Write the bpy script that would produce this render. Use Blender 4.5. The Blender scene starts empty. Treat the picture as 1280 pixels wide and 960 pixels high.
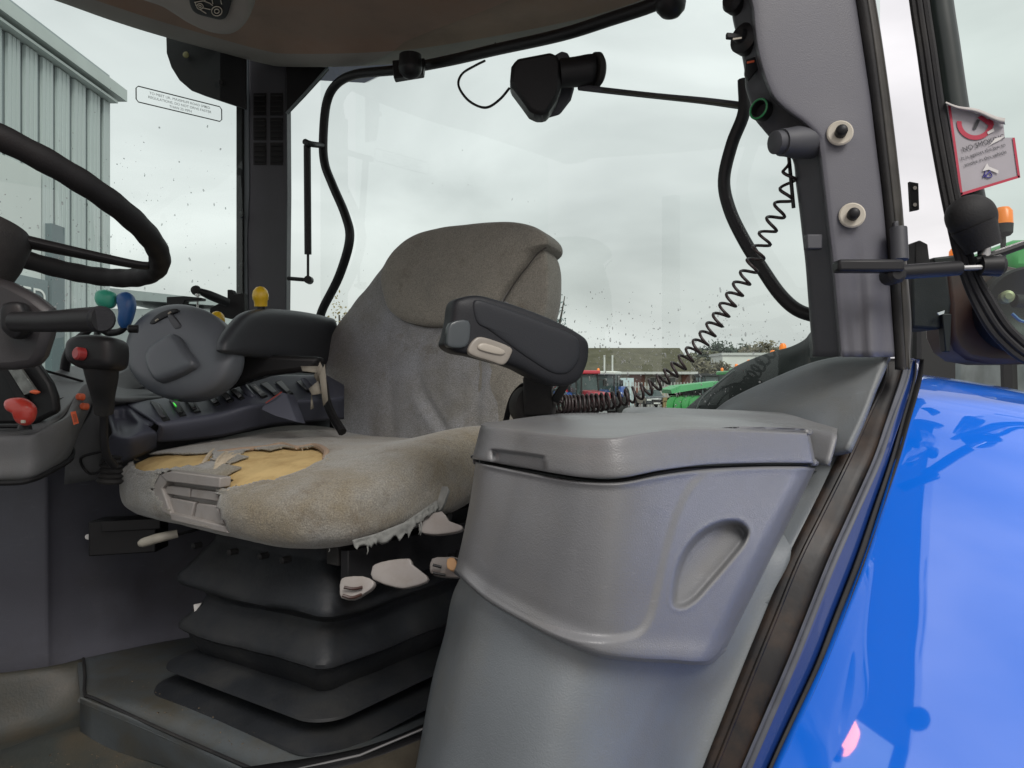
import bpy, bmesh, math, random
from mathutils import Vector, Matrix, noise
random.seed(7)
sc = bpy.context.scene
# ------------------------------------------------------------------ camera
EYE = 1.95
cam_d = bpy.data.cameras.new('camera'); cam = bpy.data.objects.new('camera', cam_d)
sc.collection.objects.link(cam); sc.camera = cam
cam.location = (0, 0, EYE); cam.rotation_euler = (math.radians(90), 0, 0)
cam_d.sensor_width = 36; cam_d.lens = 27; cam_d.clip_start = 0.02; cam_d.clip_end = 3000
# ------------------------------------------------------------------ light
SUN_EL, SUN_AZ = math.radians(44), math.radians(155)      # azimuth clockwise from +Y
wd = bpy.data.worlds.new('World'); sc.world = wd; wd.use_nodes = True
nt = wd.node_tree; N = nt.nodes; L = nt.links; N.clear()
out = N.new('ShaderNodeOutputWorld'); bg = N.new('ShaderNodeBackground')
sky = N.new('ShaderNodeTexSky'); sky.sky_type = 'NISHITA'; sky.sun_disc = False
sky.sun_elevation = SUN_EL; sky.sun_rotation = SUN_AZ; sky.air_density = 2; sky.dust_density = 4
tc = N.new('ShaderNodeTexCoord'); mp = N.new('ShaderNodeMapping'); mp.inputs['Scale'].default_value = (1, 1, 2.6)
mp.inputs['Location'].default_value = (0.35, 0.1, 0.25)
cn = N.new('ShaderNodeTexNoise'); cn.inputs['Scale'].default_value = 2.3; cn.inputs['Detail'].default_value = 5; cn.inputs['Roughness'].default_value = .45
cn.inputs['Distortion'].default_value = .4
cr = N.new('ShaderNodeValToRGB'); cr.color_ramp.elements[0].position = .30; cr.color_ramp.elements[1].position = .72
cr.color_ramp.elements[0].color = (4.95, 4.85, 5.0, 1); cr.color_ramp.elements[1].color = (9.9, 9.5, 9.7, 1)
mx = N.new('ShaderNodeMixRGB'); mx.inputs[0].default_value = .9
L.new(tc.outputs['Generated'], mp.inputs[0]); L.new(mp.outputs[0], cn.inputs['Vector']); L.new(cn.outputs['Fac'], cr.inputs[0])
L.new(sky.outputs[0], mx.inputs[1]); L.new(cr.outputs[0], mx.inputs[2]); L.new(mx.outputs[0], bg.inputs[0])
bg.inputs[1].default_value = .115; L.new(bg.outputs[0], out.inputs[0])
sun_d = bpy.data.lights.new('sun', 'SUN'); sun = bpy.data.objects.new('sun', sun_d); sc.collection.objects.link(sun)
sun_d.energy = 2.0; sun_d.angle = math.radians(25); sun_d.color = (1, .97, .93)
sd = Vector((math.sin(SUN_AZ)*math.cos(SUN_EL), math.cos(SUN_AZ)*math.cos(SUN_EL), math.sin(SUN_EL)))
sun.rotation_euler = (-sd).to_track_quat('-Z', 'Y').to_euler()
sc.view_settings.view_transform = 'Standard'; sc.view_settings.look = 'None'
sc.view_settings.exposure = 0.1; sc.view_settings.gamma = 1
sc.cycles.max_bounces = 8; sc.cycles.transparent_max_bounces = 16

# ------------------------------------------------------------------ coordinates
S = 1.15            # scale of the cab
def W(px, py, d):   # point seen at photo pixel px,py at distance d (cab units) along the view axis
    d *= S
    return Vector(((px-640)/960*d, d, EYE-(py-480)/960*d))
def WB(px, py, d):
    return Vector(((px-640)/960*d, d, EYE-(py-480)/960*d))
def GX(px, d, z=0): # point on the ground plane at metre depth d
    return Vector(((px-640)/960*d, d, z))
def d_rear(px):  return 1.555/(1+(px-640)/960)
def d_right(px): return 2.76/(1-(px-640)/960)
def hitp(px, py, p0, n):
    o = Vector((0, 0, EYE)); v = W(px, py, 1)-o
    return o+v*((p0-o).dot(n)/v.dot(n))
def lerp(a, b, t): return a+(b-a)*t
def interp(x, pts):
    if x <= pts[0][0]: return pts[0][1]
    for (a, b), (c, d) in zip(pts, pts[1:]):
        if x <= c: return b+(d-b)*(x-a)/(c-a)
    return pts[-1][1]
def smooth(a, b, x):
    t = max(0, min(1, (x-a)/(b-a))); return t*t*(3-2*t)
def cr_pt(p0, p1, p2, p3, t):
    return 0.5*((2*p1)+(p2-p0)*t+(2*p0-5*p1+4*p2-p3)*t*t+(3*p1-p0-3*p2+p3)*t*t*t)
def spline(pts, n, closed=False):
    pts = [Vector(p) for p in pts]; m = len(pts); out = []
    segs = m if closed else m-1
    for i in range(segs):
        if closed: a, b, c, d = pts[i-1], pts[i], pts[(i+1) % m], pts[(i+2) % m]
        else:
            b, c = pts[i], pts[i+1]
            a = pts[i-1] if i else b*2-c
            d = pts[i+2] if i+2 < m else c*2-b
        for k in range(n): out.append(cr_pt(a, b, c, d, k/n))
    if not closed: out.append(pts[-1])
    return out
def inpoly(x, y, poly):
    c = False; j = len(poly)-1
    for i in range(len(poly)):
        xi, yi = poly[i]; xj, yj = poly[j]
        if (yi > y) != (yj > y) and x < (xj-xi)*(y-yi)/(yj-yi)+xi: c = not c
        j = i
    return c
def sdist(x, y, poly):      # signed distance, negative inside
    best = 1e9
    for (ax, ay), (bx, by) in zip(poly, poly[1:]+poly[:1]):
        dx, dy = bx-ax, by-ay; t = max(0, min(1, ((x-ax)*dx+(y-ay)*dy)/(dx*dx+dy*dy+1e-9)))
        best = min(best, (x-ax-t*dx)**2+(y-ay-t*dy)**2)
    best = math.sqrt(best)
    return -best if inpoly(x, y, poly) else best
def sm2(poly, n=6): return [(p.x, p.y) for p in spline([Vector((a, b, 0)) for a, b in poly], n, True)]

# ------------------------------------------------------------------ materials
def mat(name, col, rough=.5, metal=0, bump=0, bscale=300, var=0, vscale=8, spec=.5, coat=0, dirt=None, dirt_amt=0, dscale=5, stretch=None, emit=None, estr=0, scuff=0):
    m = bpy.data.materials.new(name); m.use_nodes = True
    t = m.node_tree; n = t.nodes; l = t.links; b = n['Principled BSDF']
    b.inputs['Base Color'].default_value = (*col, 1); b.inputs['Roughness'].default_value = rough
    b.inputs['Metallic'].default_value = metal; b.inputs['Specular IOR Level'].default_value = spec
    b.inputs['Coat Weight'].default_value = coat; b.inputs['Coat Roughness'].default_value = .03
    tcn = n.new('ShaderNodeTexCoord'); vec = tcn.outputs['Object']
    if stretch:
        mpn = n.new('ShaderNodeMapping'); mpn.inputs['Scale'].default_value = stretch; l.new(vec, mpn.inputs[0]); svec = mpn.outputs[0]
    else: svec = vec
    col_out = None
    if var:
        nz = n.new('ShaderNodeTexNoise'); nz.inputs['Scale'].default_value = vscale; nz.inputs['Detail'].default_value = 6; l.new(svec, nz.inputs['Vector'])
        r = n.new('ShaderNodeMapRange'); r.inputs[1].default_value = .3; r.inputs[2].default_value = .7
        r.inputs[3].default_value = 1-var; r.inputs[4].default_value = 1+var; l.new(nz.outputs['Fac'], r.inputs[0])
        mu = n.new('ShaderNodeVectorMath'); mu.operation = 'SCALE'; mu.inputs[0].default_value = col; l.new(r.outputs[0], mu.inputs['Scale']); col_out = mu.outputs[0]
        r2 = n.new('ShaderNodeMapRange'); r2.inputs[3].default_value = max(0, rough-.12); r2.inputs[4].default_value = min(1, rough+.12)
        l.new(nz.outputs['Fac'], r2.inputs[0]); l.new(r2.outputs[0], b.inputs['Roughness'])
    if dirt:
        nz = n.new('ShaderNodeTexNoise'); nz.inputs['Scale'].default_value = dscale; nz.inputs['Detail'].default_value = 8; nz.inputs['Roughness'].default_value = .65; l.new(vec, nz.inputs['Vector'])
        rp = n.new('ShaderNodeMapRange'); rp.inputs[1].default_value = .46; rp.inputs[2].default_value = .72; rp.inputs[4].default_value = dirt_amt; l.new(nz.outputs['Fac'], rp.inputs[0])
        mi = n.new('ShaderNodeMixRGB'); mi.inputs[1].default_value = (*col, 1); mi.inputs[2].default_value = (*dirt, 1)
        if col_out: l.new(col_out, mi.inputs[1])
        l.new(rp.outputs[0], mi.inputs[0]); col_out = mi.outputs[0]
    if scuff:
        ms = n.new('ShaderNodeMapping'); ms.inputs['Scale'].default_value = (1.2, 1.2, 7); ms.inputs['Rotation'].default_value = (.5, .3, .2); l.new(vec, ms.inputs[0])
        ns_ = n.new('ShaderNodeTexNoise'); ns_.inputs['Scale'].default_value = 22; ns_.inputs['Detail'].default_value = 9; ns_.inputs['Roughness'].default_value = .75; l.new(ms.outputs[0], ns_.inputs['Vector'])
        rs_ = n.new('ShaderNodeMapRange'); rs_.inputs[1].default_value = .60; rs_.inputs[2].default_value = .72; rs_.inputs[4].default_value = scuff; l.new(ns_.outputs['Fac'], rs_.inputs[0])
        mi2 = n.new('ShaderNodeMixRGB'); mi2.inputs[1].default_value = (*col, 1); mi2.inputs[2].default_value = (min(1, col[0]*1.7+.05), min(1, col[1]*1.7+.05), min(1, col[2]*1.65+.05), 1)
        if col_out: l.new(col_out, mi2.inputs[1])
        l.new(rs_.outputs[0], mi2.inputs[0]); col_out = mi2.outputs[0]
    if col_out: l.new(col_out, b.inputs['Base Color'])
    if bump:
        nb = n.new('ShaderNodeTexNoise'); nb.inputs['Scale'].default_value = bscale; nb.inputs['Detail'].default_value = 3; l.new(vec, nb.inputs['Vector'])
        bm_ = n.new('ShaderNodeBump'); bm_.inputs['Strength'].default_value = bump; bm_.inputs['Distance'].default_value = .001
        l.new(nb.outputs['Fac'], bm_.inputs['Height']); l.new(bm_.outputs[0], b.inputs['Normal'])
    if emit: b.inputs['Emission Color'].default_value = (*emit, 1); b.inputs['Emission Strength'].default_value = estr
    return m
def fabric(name, col, col2, col3, weave=420, bias=.5):
    m = bpy.data.materials.new(name); m.use_nodes = True
    t = m.node_tree; n = t.nodes; l = t.links; b = n['Principled BSDF']; b.inputs['Roughness'].default_value = .95
    b.inputs['Sheen Weight'].default_value = .35; b.inputs['Sheen Roughness'].default_value = .5; b.inputs['Specular IOR Level'].default_value = .15
    tcn = n.new('ShaderNodeTexCoord'); vec = tcn.outputs['Object']
    def nz(s, d, r=.6, v=vec):
        q = n.new('ShaderNodeTexNoise'); q.inputs['Scale'].default_value = s; q.inputs['Detail'].default_value = d; q.inputs['Roughness'].default_value = r; l.new(v, q.inputs['Vector']); return q.outputs['Fac']
    def ramp(f, a, b_):
        q = n.new('ShaderNodeMapRange'); q.inputs[1].default_value = a; q.inputs[2].default_value = b_; l.new(f, q.inputs[0]); return q.outputs[0]
    m1 = n.new('ShaderNodeMixRGB'); m1.inputs[1].default_value = (*col, 1); m1.inputs[2].default_value = (*col2, 1); l.new(ramp(nz(6, 7), bias-.14, bias+.14), m1.inputs[0])
    m2 = n.new('ShaderNodeMixRGB'); m2.inputs[2].default_value = (*col3, 1); l.new(m1.outputs[0], m2.inputs[1]); l.new(ramp(nz(14, 8, .7), .56, .74), m2.inputs[0])
    fine = nz(weave, 2, .5)
    vo = n.new('ShaderNodeTexVoronoi'); vo.inputs['Scale'].default_value = weave; l.new(vec, vo.inputs['Vector'])
    m3 = n.new('ShaderNodeMixRGB'); m3.blend_type = 'MULTIPLY'; m3.inputs[0].default_value = .85; l.new(m2.outputs[0], m3.inputs[1])
    rr = n.new('ShaderNodeMapRange'); rr.inputs[1].default_value = .25; rr.inputs[2].default_value = .75; rr.inputs[3].default_value = .55; rr.inputs[4].default_value = 1.35; l.new(fine, rr.inputs[0]); l.new(rr.outputs[0], m3.inputs[2])
    l.new(m3.outputs[0], b.inputs['Base Color'])
    ad = n.new('ShaderNodeMath'); ad.operation = 'ADD'; l.new(vo.outputs['Distance'], ad.inputs[0])
    mm = n.new('ShaderNodeMath'); mm.operation = 'MULTIPLY'; mm.inputs[1].default_value = 5; l.new(nz(22, 4), mm.inputs[0]); l.new(mm.outputs[0], ad.inputs[1])
    bu = n.new('ShaderNodeBump'); bu.inputs['Strength'].default_value = .55; bu.inputs['Distance'].default_value = .0012; l.new(ad.outputs[0], bu.inputs['Height']); l.new(bu.outputs[0], b.inputs['Normal'])
    return m
def glassmat(name, tint, refl=.06, rough=0.0):
    m = bpy.data.materials.new(name); m.use_nodes = True; t = m.node_tree; n = t.nodes; l = t.links; n.clear()
    o = n.new('ShaderNodeOutputMaterial'); tr = n.new('ShaderNodeBsdfTransparent'); tr.inputs[0].default_value = (*tint, 1)
    gl = n.new('ShaderNodeBsdfGlossy'); gl.inputs['Roughness'].default_value = rough
    fr = n.new('ShaderNodeFresnel'); fr.inputs['IOR'].default_value = 1.45
    mxs = n.new('ShaderNodeMixShader'); sc_ = n.new('ShaderNodeMath'); sc_.operation = 'MULTIPLY'; sc_.inputs[1].default_value = refl/.04
    l.new(fr.outputs[0], sc_.inputs[0]); l.new(sc_.outputs[0], mxs.inputs[0]); l.new(tr.outputs[0], mxs.inputs[1]); l.new(gl.outputs[0], mxs.inputs[2]); l.new(mxs.outputs[0], o.inputs[0])
    return m
M = dict(
 plastic=mat('grey_plastic', (.166, .170, .177), .35, scuff=.3, bump=.45, bscale=650, var=.07, vscale=9, dirt=(.16, .15, .13), dirt_amt=.45, dscale=7),
 trim=mat('pillar_plastic', (.100, .100, .116), .45, scuff=.2, bump=.35, bscale=700, var=.05, vscale=7, dirt=(.12, .12, .12), dirt_amt=.3),
 trim_dark=mat('dark_pillar_plastic', (.060, .062, .070), .5, bump=.2, bscale=1500, var=.1, vscale=9),
 teal=mat('grey_green_panel', (.145, .162, .174), .48, scuff=.3, bump=.5, bscale=550, var=.08, vscale=7, dirt=(.15, .14, .11), dirt_amt=.5, dscale=5),
 wall=mat('wall_plastic', (.10, .102, .124), .5, scuff=.35, bump=.4, bscale=600, var=.1, vscale=6, dirt=(.06, .055, .05), dirt_amt=.5),
 console=mat('console_plastic', (.13, .135, .14), .48, scuff=.3, bump=.4, bscale=650, var=.08, vscale=8, dirt=(.09, .085, .07), dirt_amt=.4),
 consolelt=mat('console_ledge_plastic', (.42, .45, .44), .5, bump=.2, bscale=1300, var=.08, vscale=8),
 panel=mat('panel_plastic', (.065, .07, .095), .5, bump=.2, bscale=1400, var=.1),
 pod=mat('pod_plastic', (.10, .11, .125), .38, bump=.15, bscale=1600, var=.06, vscale=10),
 black=mat('black_plastic', (.012, .012, .013), .45, spec=.32, bump=.15, bscale=900, var=.2, vscale=12),
 blackm=mat('matt_black_rubber', (.016, .016, .017), .65, spec=.3, bump=.4, bscale=500, var=.25, vscale=12, dirt=(.07, .065, .055), dirt_amt=.4),
 arm=mat('armrest_vinyl', (.013, .014, .017), .5, spec=.3, bump=.35, bscale=700, var=.12, vscale=14),
 bellows=mat('bellows_rubber', (.016, .018, .021), .55, spec=.3, bump=.6, bscale=120, var=.25, vscale=10, dirt=(.05, .048, .042), dirt_amt=.4, dscale=9),
 mat_=mat('floor_mat_rubber', (.036, .040, .036), .5, bump=.5, bscale=200, var=.2, vscale=5, dirt=(.08, .06, .035), dirt_amt=.7, dscale=6),
 platform=mat('platform_rubber', (.068, .078, .083), .5, bump=.4, bscale=200, var=.2, vscale=5, dirt=(.06, .05, .03), dirt_amt=.8, dscale=7),
 head=mat('headliner_cloth', (.30, .215, .165), .9, bump=.8, bscale=420, var=.2, vscale=6, dirt=(.21, .105, .06), dirt_amt=.7, dscale=3),
 headrim=mat('headliner_rim', (.28, .265, .24), .8, bump=.5, bscale=420, var=.12, vscale=6),
 blue=mat('blue_paint', (.0, .17, .88), .4, coat=1, spec=.2),
 darkblue=mat('dark_blue_paint', (.01, .035, .16), .3, coat=.8),
 silver=mat('worn_metal_edge', (.08, .085, .10), .55, metal=.3, var=.2, vscale=30),
 sealm=mat('glossy_black_seal', (.011, .010, .010), .42, spec=.25, bump=.2, bscale=90, var=.3, vscale=20, dirt=(.06, .035, .02), dirt_amt=.6, dscale=12),
 foam=mat('yellow_foam', (.55, .40, .18), .95, bump=1, bscale=450, var=.1, vscale=20, dirt=(.28, .16, .05), dirt_amt=.7, dscale=16),
 beige=mat('beige_plastic', (.29, .27, .255), .45, bump=.1, var=.06, vscale=20, dirt=(.2, .17, .14), dirt_amt=.5, dscale=30),
 cream=mat('cream_plastic', (.50, .46, .38), .5, var=.06, vscale=30),
 red=mat('red_plastic', (.50, .045, .03), .35, coat=.4, var=.08, vscale=40),
 orange=mat('orange_plastic', (.70, .13, .05), .4, var=.06, vscale=40),
 yellow=mat('yellow_plastic', (.75, .48, .02), .35, coat=.3, var=.05, vscale=40),
 green=mat('green_plastic', (.05, .42, .28), .4, coat=.2, var=.05, vscale=40),
 bluek=mat('blue_plastic', (.02, .10, .30), .4, coat=.2, var=.05, vscale=40),
 ledgreen=mat('green_lamp', (.02, .3, .02), .4, emit=(.1, 1, .1), estr=.7),
 steel=mat('steel', (.45, .45, .44), .35, metal=1, var=.1, vscale=30),
 rust=mat('rusty_brown_housing', (.05, .020, .014), .45, var=.3, vscale=14, dirt=(.03, .02, .02), dirt_amt=.7, dscale=12),
 scuff=mat('white_scuff', (.6, .58, .56), .6),
 rag=mat('torn_cloth_lining', (.19, .195, .185), .9, bump=.6, bscale=300, var=.2, vscale=60),
 fcush=fabric('seat_cushion_cloth', (.20, .172, .122), (.25, .25, .235), (.135, .105, .07), bias=.5),
 fback=fabric('backrest_cloth', (.205, .20, .185), (.275, .285, .305), (.155, .14, .12), bias=.5),
 fhead=fabric('headrest_cloth', (.205, .195, .17), (.255, .24, .205), (.165, .145, .115), bias=.5),
 glass=glassmat('tinted_glass', (.80, .90, .855)), glassd=glassmat('door_glass', (.74, .86, .80), .03),
 drop=glassmat('rain_drop', (.75, .78, .78), .25, .15), dropd=glassmat('dark_rain_drop', (.45, .48, .47), .1, .1),
)
M['blue'].node_tree.nodes['Principled BSDF'].inputs['Coat IOR'].default_value = 2.45
for q_ in ('drop',):
    t_ = M[q_].node_tree; n_ = t_.nodes; mo = [k for k in n_ if k.type == 'OUTPUT_MATERIAL'][0]; old = mo.inputs[0].links[0].from_socket
    df = n_.new('ShaderNodeBsdfDiffuse'); df.inputs[0].default_value = (.85, .88, .87, 1); ms = n_.new('ShaderNodeMixShader'); ms.inputs[0].default_value = .32  # white mixed into the colour stands in for light refracted by the drops
    t_.links.new(old, ms.inputs[1]); t_.links.new(df.outputs[0], ms.inputs[2]); t_.links.new(ms.outputs[0], mo.inputs[0])

# ------------------------------------------------------------------ object helpers
ORG = {}
def empty(name, loc, label, cat, group=None, rotz=0):
    o = bpy.data.objects.new(name, None); sc.collection.objects.link(o); o.location = loc; o.empty_display_size = .05
    o.rotation_euler = (0, 0, rotz)
    o['label'] = label; o['category'] = cat
    if group: o['group'] = group
    ORG[o] = Vector(loc); return o
def tag(o, label, cat, group=None):
    o['label'] = label; o['category'] = cat
    if group: o['group'] = group
    return o
def stuff(o): o['kind'] = 'stuff'; return o
def struct(o): o['kind'] = 'structure'; return o
def mk(name, verts, faces, m, parent=None, smoothf=True, auto=None):
    if parent is None:
        c = Vector((0, 0, 0))
        for v in verts: c += Vector(v)
        c /= max(1, len(verts))
    else: c = ORG[parent]
    me = bpy.data.meshes.new(name); me.from_pydata([tuple(Vector(v)-c) for v in verts], [], faces); me.update()
    if isinstance(m, (list, tuple)):
        for q in m: me.materials.append(q)
    else: me.materials.append(m)
    b = bmesh.new(); b.from_mesh(me); bmesh.ops.recalc_face_normals(b, faces=b.faces); b.to_mesh(me); b.free()
    if smoothf:
        for p in me.polygons: p.use_smooth = True
    if auto is not None: me.set_sharp_from_angle(angle=math.radians(auto))
    o = bpy.data.objects.new(name, me); sc.collection.objects.link(o)
    if parent is None: o.location = c
    else: o.parent = parent
    ORG[o] = c
    return o
class MB:
    def __init__(s): s.v = []; s.f = []
    def add(s, v, f): k = len(s.v); s.v += [Vector(q) for q in v]; s.f += [tuple(i+k for i in q) for q in f]; return s
    def build(s, name, m, parent=None, sm=True, auto=40): return mk(name, s.v, s.f, m, parent, sm, auto)
def tube_g(pts, r, n=10, spl=6, caps=True, closed=False, flat=1, fdir=None):
    pts = [Vector(p) for p in pts]
    rr = r if isinstance(r, (list, tuple)) else [r]*len(pts)
    if spl:
        P = spline(pts, spl, closed)
        R = [q.x for q in spline([Vector((x, 0, 0)) for x in rr], spl, closed)]
    else: P, R = pts, list(rr)
    m = len(P); V = []; F = []
    up = None
    for i in range(m):
        a = P[i-1] if (i or closed) else P[i]; b = P[(i+1) % m] if (i+1 < m or closed) else P[i]
        t = (b-a).normalized()
        if up is None: up = (fdir or (Vector((0, 0, 1)) if abs(t.z) < .9 else Vector((1, 0, 0))))
        side = t.cross(up)
        if side.length < 1e-6: side = t.orthogonal()
        side.normalize(); up = side.cross(t).normalized()
        for k in range(n):
            an = 2*math.pi*k/n; V.append(P[i]+side*(math.cos(an)*R[i])+up*(math.sin(an)*R[i]*flat))
    for i in range(m if closed else m-1):
        j = (i+1) % m
        for k in range(n): F.append((i*n+k, i*n+(k+1) % n, j*n+(k+1) % n, j*n+k))
    if caps and not closed: F.append(tuple(range(n))[::-1]); F.append(tuple((m-1)*n+k for k in range(n)))
    return V, F
def tube(name, pts, r, m, parent=None, **k):
    return MB().add(*tube_g(pts, r, **k)).build(name, m, parent)
def patch_g(grid, nu=6, nv=6, disp=None):
    rows = []
    if disp:  # grid of (px,py,d) interpolated in that space so relief can be looked up
        gr = [spline([Vector(p) for p in row], nu) for row in grid]
    else: gr = [spline([Vector(p) for p in row], nu) for row in grid]
    cols = [spline([r[i] for r in gr], nv) for i in range(len(gr[0]))]
    nr, nc = len(cols[0]), len(cols); V = []
    for j in range(nr):
        for i in range(nc):
            p = cols[i][j]
            V.append(p)
    F = [(j*nc+i, j*nc+i+1, (j+1)*nc+i+1, (j+1)*nc+i) for j in range(nr-1) for i in range(nc-1)]
    return V, F
def patch(name, grid, m, parent=None, nu=6, nv=6, disp=None, thick=.006, raw=False, skip=None):
    """grid rows of (px,py,d) -> surface sheet with real thickness"""
    V, F = patch_g(grid, nu, nv)
    if skip: F = [f for f in F if not skip(sum((V[i] for i in f), Vector())/4)]
    if not raw: V = [W(p.x, p.y, p.z+(disp(p.x, p.y) if disp else 0)) for p in V]
    o = mk(name, V, F, m, parent)
    # give the sheet its thickness away from the camera
    md = o.modifiers.new('thickness', 'SOLIDIFY'); md.thickness = thick; md.offset = -1
    fix_normals(o)
    return o
def fix_normals(o, outward=None):
    me = o.data; c = ORG[o]; e = Vector((0, 0, EYE)); s = 0
    for p in me.polygons: s += p.normal.dot(e-(p.center+c))*p.area
    if s < 0: me.flip_normals()
def bev(o, w, seg=2, ang=30):
    md = o.modifiers.new('edge', 'BEVEL'); md.width = w; md.segments = seg; md.limit_method = 'ANGLE'; md.angle_limit = math.radians(ang); md.harden_normals = False
    return o
def prism_g(outline, off):
    n = len(outline); V = [Vector(p) for p in outline]+[Vector(p)+off for p in outline]
    F = [tuple(range(n)), tuple(range(n, 2*n))[::-1]]+[(i, (i+1) % n, n+(i+1) % n, n+i) for i in range(n)]
    return V, F
def prism(name, outline, off, m, parent=None, bw=.002, seg=2):
    o = MB().add(*prism_g(outline, Vector(off))).build(name, m, parent, sm=True, auto=30)
    if bw: bev(o, bw, seg)
    return o
def pxprism(name, outline, d, thick, m, parent=None, bw=.002, spl=0):
    if spl: outline = sm2(outline, spl)
    if callable(d): P = [W(x, y, d(x, y)) for x, y in outline]
    else: P = [W(x, y, d) for x, y in outline]
    # newell normal
    n = Vector()
    for a, b in zip(P, P[1:]+P[:1]): n += a.cross(b)
    n.normalize()
    if n.y < 0: n = -n
    return prism(name, P, n*thick, m, parent, bw)
def inflate_g(outline, n, front, back, rings=9, p=2.6, pb=None, centre=None):
    """closed pillow on a planar outline: bulges 'front' against n and 'back' along n"""
    P = [Vector(q) for q in outline]; c = centre or sum(P, Vector())/len(P); k = len(P); V = []; F = []
    pb = pb or p
    prof = []
    for i in range(rings+1):
        a = math.pi/2*i/rings; prof.append((math.sin(a)**(2/p) if i else 0, -front*math.cos(a)**(2/p) if i < rings else 0))
    for i in range(rings-1, -1, -1):
        a = math.pi/2*i/rings; prof.append((math.sin(a)**(2/pb) if i else 0, back*math.cos(a)**(2/pb)))
    V.append(c+n*prof[0][1])
    for s, h in prof[1:-1]:
        for q in P: V.append(c+(q-c)*s+n*h)
    V.append(c+n*prof[-1][1]); m = len(prof)-2
    for j in range(k): F.append((0, 1+(j+1) % k, 1+j))
    for i in range(m-1):
        for j in range(k): F.append((1+i*k+j, 1+i*k+(j+1) % k, 1+(i+1)*k+(j+1) % k, 1+(i+1)*k+j))
    e = len(V)-1
    for j in range(k): F.append((1+(m-1)*k+j, 1+(m-1)*k+(j+1) % k, e))
    return V, F
def inflate(name, outline_px, p0, n, front, back, m, parent=None, spl=5, **k):
    """outline in photo pixels cast on the plane (p0,n)"""
    n = Vector(n).normalized()
    if n.y < 0: n = -n
    ol = sm2(outline_px, spl) if spl else outline_px
    P = [hitp(x, y, p0, n) for x, y in ol]
    return MB().add(*inflate_g(P, n, front, back, **k)).build(name, m, parent, auto=None)
def box_g(c, ax, ay, az):
    c = Vector(c); V = [c+ax*i+ay*j+az*k for i in (-1, 1) for j in (-1, 1) for k in (-1, 1)]
    return V, [(0, 1, 3, 2), (4, 6, 7, 5), (0, 4, 5, 1), (2, 3, 7, 6), (0, 2, 6, 4), (1, 5, 7, 3)]
def box(name, c, ax, ay, az, m, parent=None, bw=.002, seg=2):
    o = MB().add(*box_g(c, Vector(ax), Vector(ay), Vector(az))).build(name, m, parent, auto=30)
    if bw: bev(o, bw, seg)
    return o
def lathe_g(c, axis, prof, n=24, ref=None):
    axis = Vector(axis).normalized(); u = (ref or axis.orthogonal()).normalized(); v = axis.cross(u); V = []; F = []
    for h, r in prof:
        for k in range(n): a = 2*math.pi*k/n; V.append(Vector(c)+axis*h+(u*math.cos(a)+v*math.sin(a))*r)
    for i in range(len(prof)-1):
        for k in range(n): F.append((i*n+k, i*n+(k+1) % n, (i+1)*n+(k+1) % n, (i+1)*n+k))
    F.append(tuple(range(n))[::-1]); F.append(tuple((len(prof)-1)*n+k for k in range(n)))
    return V, F
def lathe(name, c, axis, prof, m, parent=None, n=24): return MB().add(*lathe_g(c, axis, prof, n)).build(name, m, parent, auto=35)
def text(name, s, origin, ux, uy, size, m, parent, depth=.0004, align='LEFT'):
    cu = bpy.data.curves.new('t', 'FONT'); cu.body = s; cu.size = 1; cu.align_x = align; cu.extrude = 0
    t = bpy.data.objects.new('t', cu); sc.collection.objects.link(t)
    dg = bpy.context.evaluated_depsgraph_get(); me = bpy.data.meshes.new_from_object(t.evaluated_get(dg))
    n = ux.cross(uy).normalized()
    vs = [origin+ux*(v.co.x*size)+uy*(v.co.y*size)+n*depth for v in me.vertices]; fs = [tuple(p.vertices) for p in me.polygons]
    bpy.data.objects.remove(t); bpy.data.curves.remove(cu); bpy.data.meshes.remove(me)
    return mk(name, vs, fs, m, parent, smoothf=False)
R_ = Vector((.7071, .7071, 0)); L_ = Vector((.7071, -.7071, 0)); UP = Vector((0, 0, 1)); VY = Vector((0, 1, 0)); VX = Vector((1, 0, 0))


# ================================================================== TRACTOR CAB (one rigid shell with its parts)
cab = empty('tractor_cab', W(700, 900, 1.0), 'grey cab of the blue tractor, its door open, around the torn seat', 'tractor cab')
# roof lining: far edge traced at its own height, running back to the door side
edge = [(-420, -150, 1.37), (-150, -68, 1.48), (-20, -28, 1.60), (70, 0, 1.73), (140, 25, 1.80), (200, 44, 1.89), (280, 66, 2.0), (330, 79, 2.04), (360, 83, 2.06), (440, 82, 2.0), (520, 76, 1.93), (600, 63, 1.82),
        (700, 43, 1.70), (760, 26, 1.63), (810, 6, 1.58), (860, -20, 1.5), (960, -90, 1.35)]
V = []; F = []; nc = 0
E3 = spline([W(*e) for e in edge], 4); nc = len(E3)
def near(i):
    a = (-.75+1.9*(i/(nc-1)))*S; b = -.42*S
    return Vector(((a+b)*.7071, (a-b)*.7071, EYE+.80*S))
prof = [(0, .10), (0.0, .035), (.004, .008), (.016, 0), (.035, -.002), (.06, .004), (.075, .016), (.12, .018), (.25, .02), (.45, .03), (.7, .03), (1, 0)]
for f, h in prof:
    for i, e in enumerate(E3):
        p = e.lerp(near(i), f); V.append(p+UP*h*S)
k0 = len(prof)
F = [(j*nc+i, j*nc+i+1, (j+1)*nc+i+1, (j+1)*nc+i) for j in range(k0-1) for i in range(nc-1)]
rl = mk('roof_lining', V, F, [M['head'], M['headrim']], cab)
for p in rl.data.polygons:
    if p.index < 5*(nc-1): p.material_index = 1
md = rl.modifiers.new('t', 'SOLIDIFY'); md.thickness = .012; md.offset = 1
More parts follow.
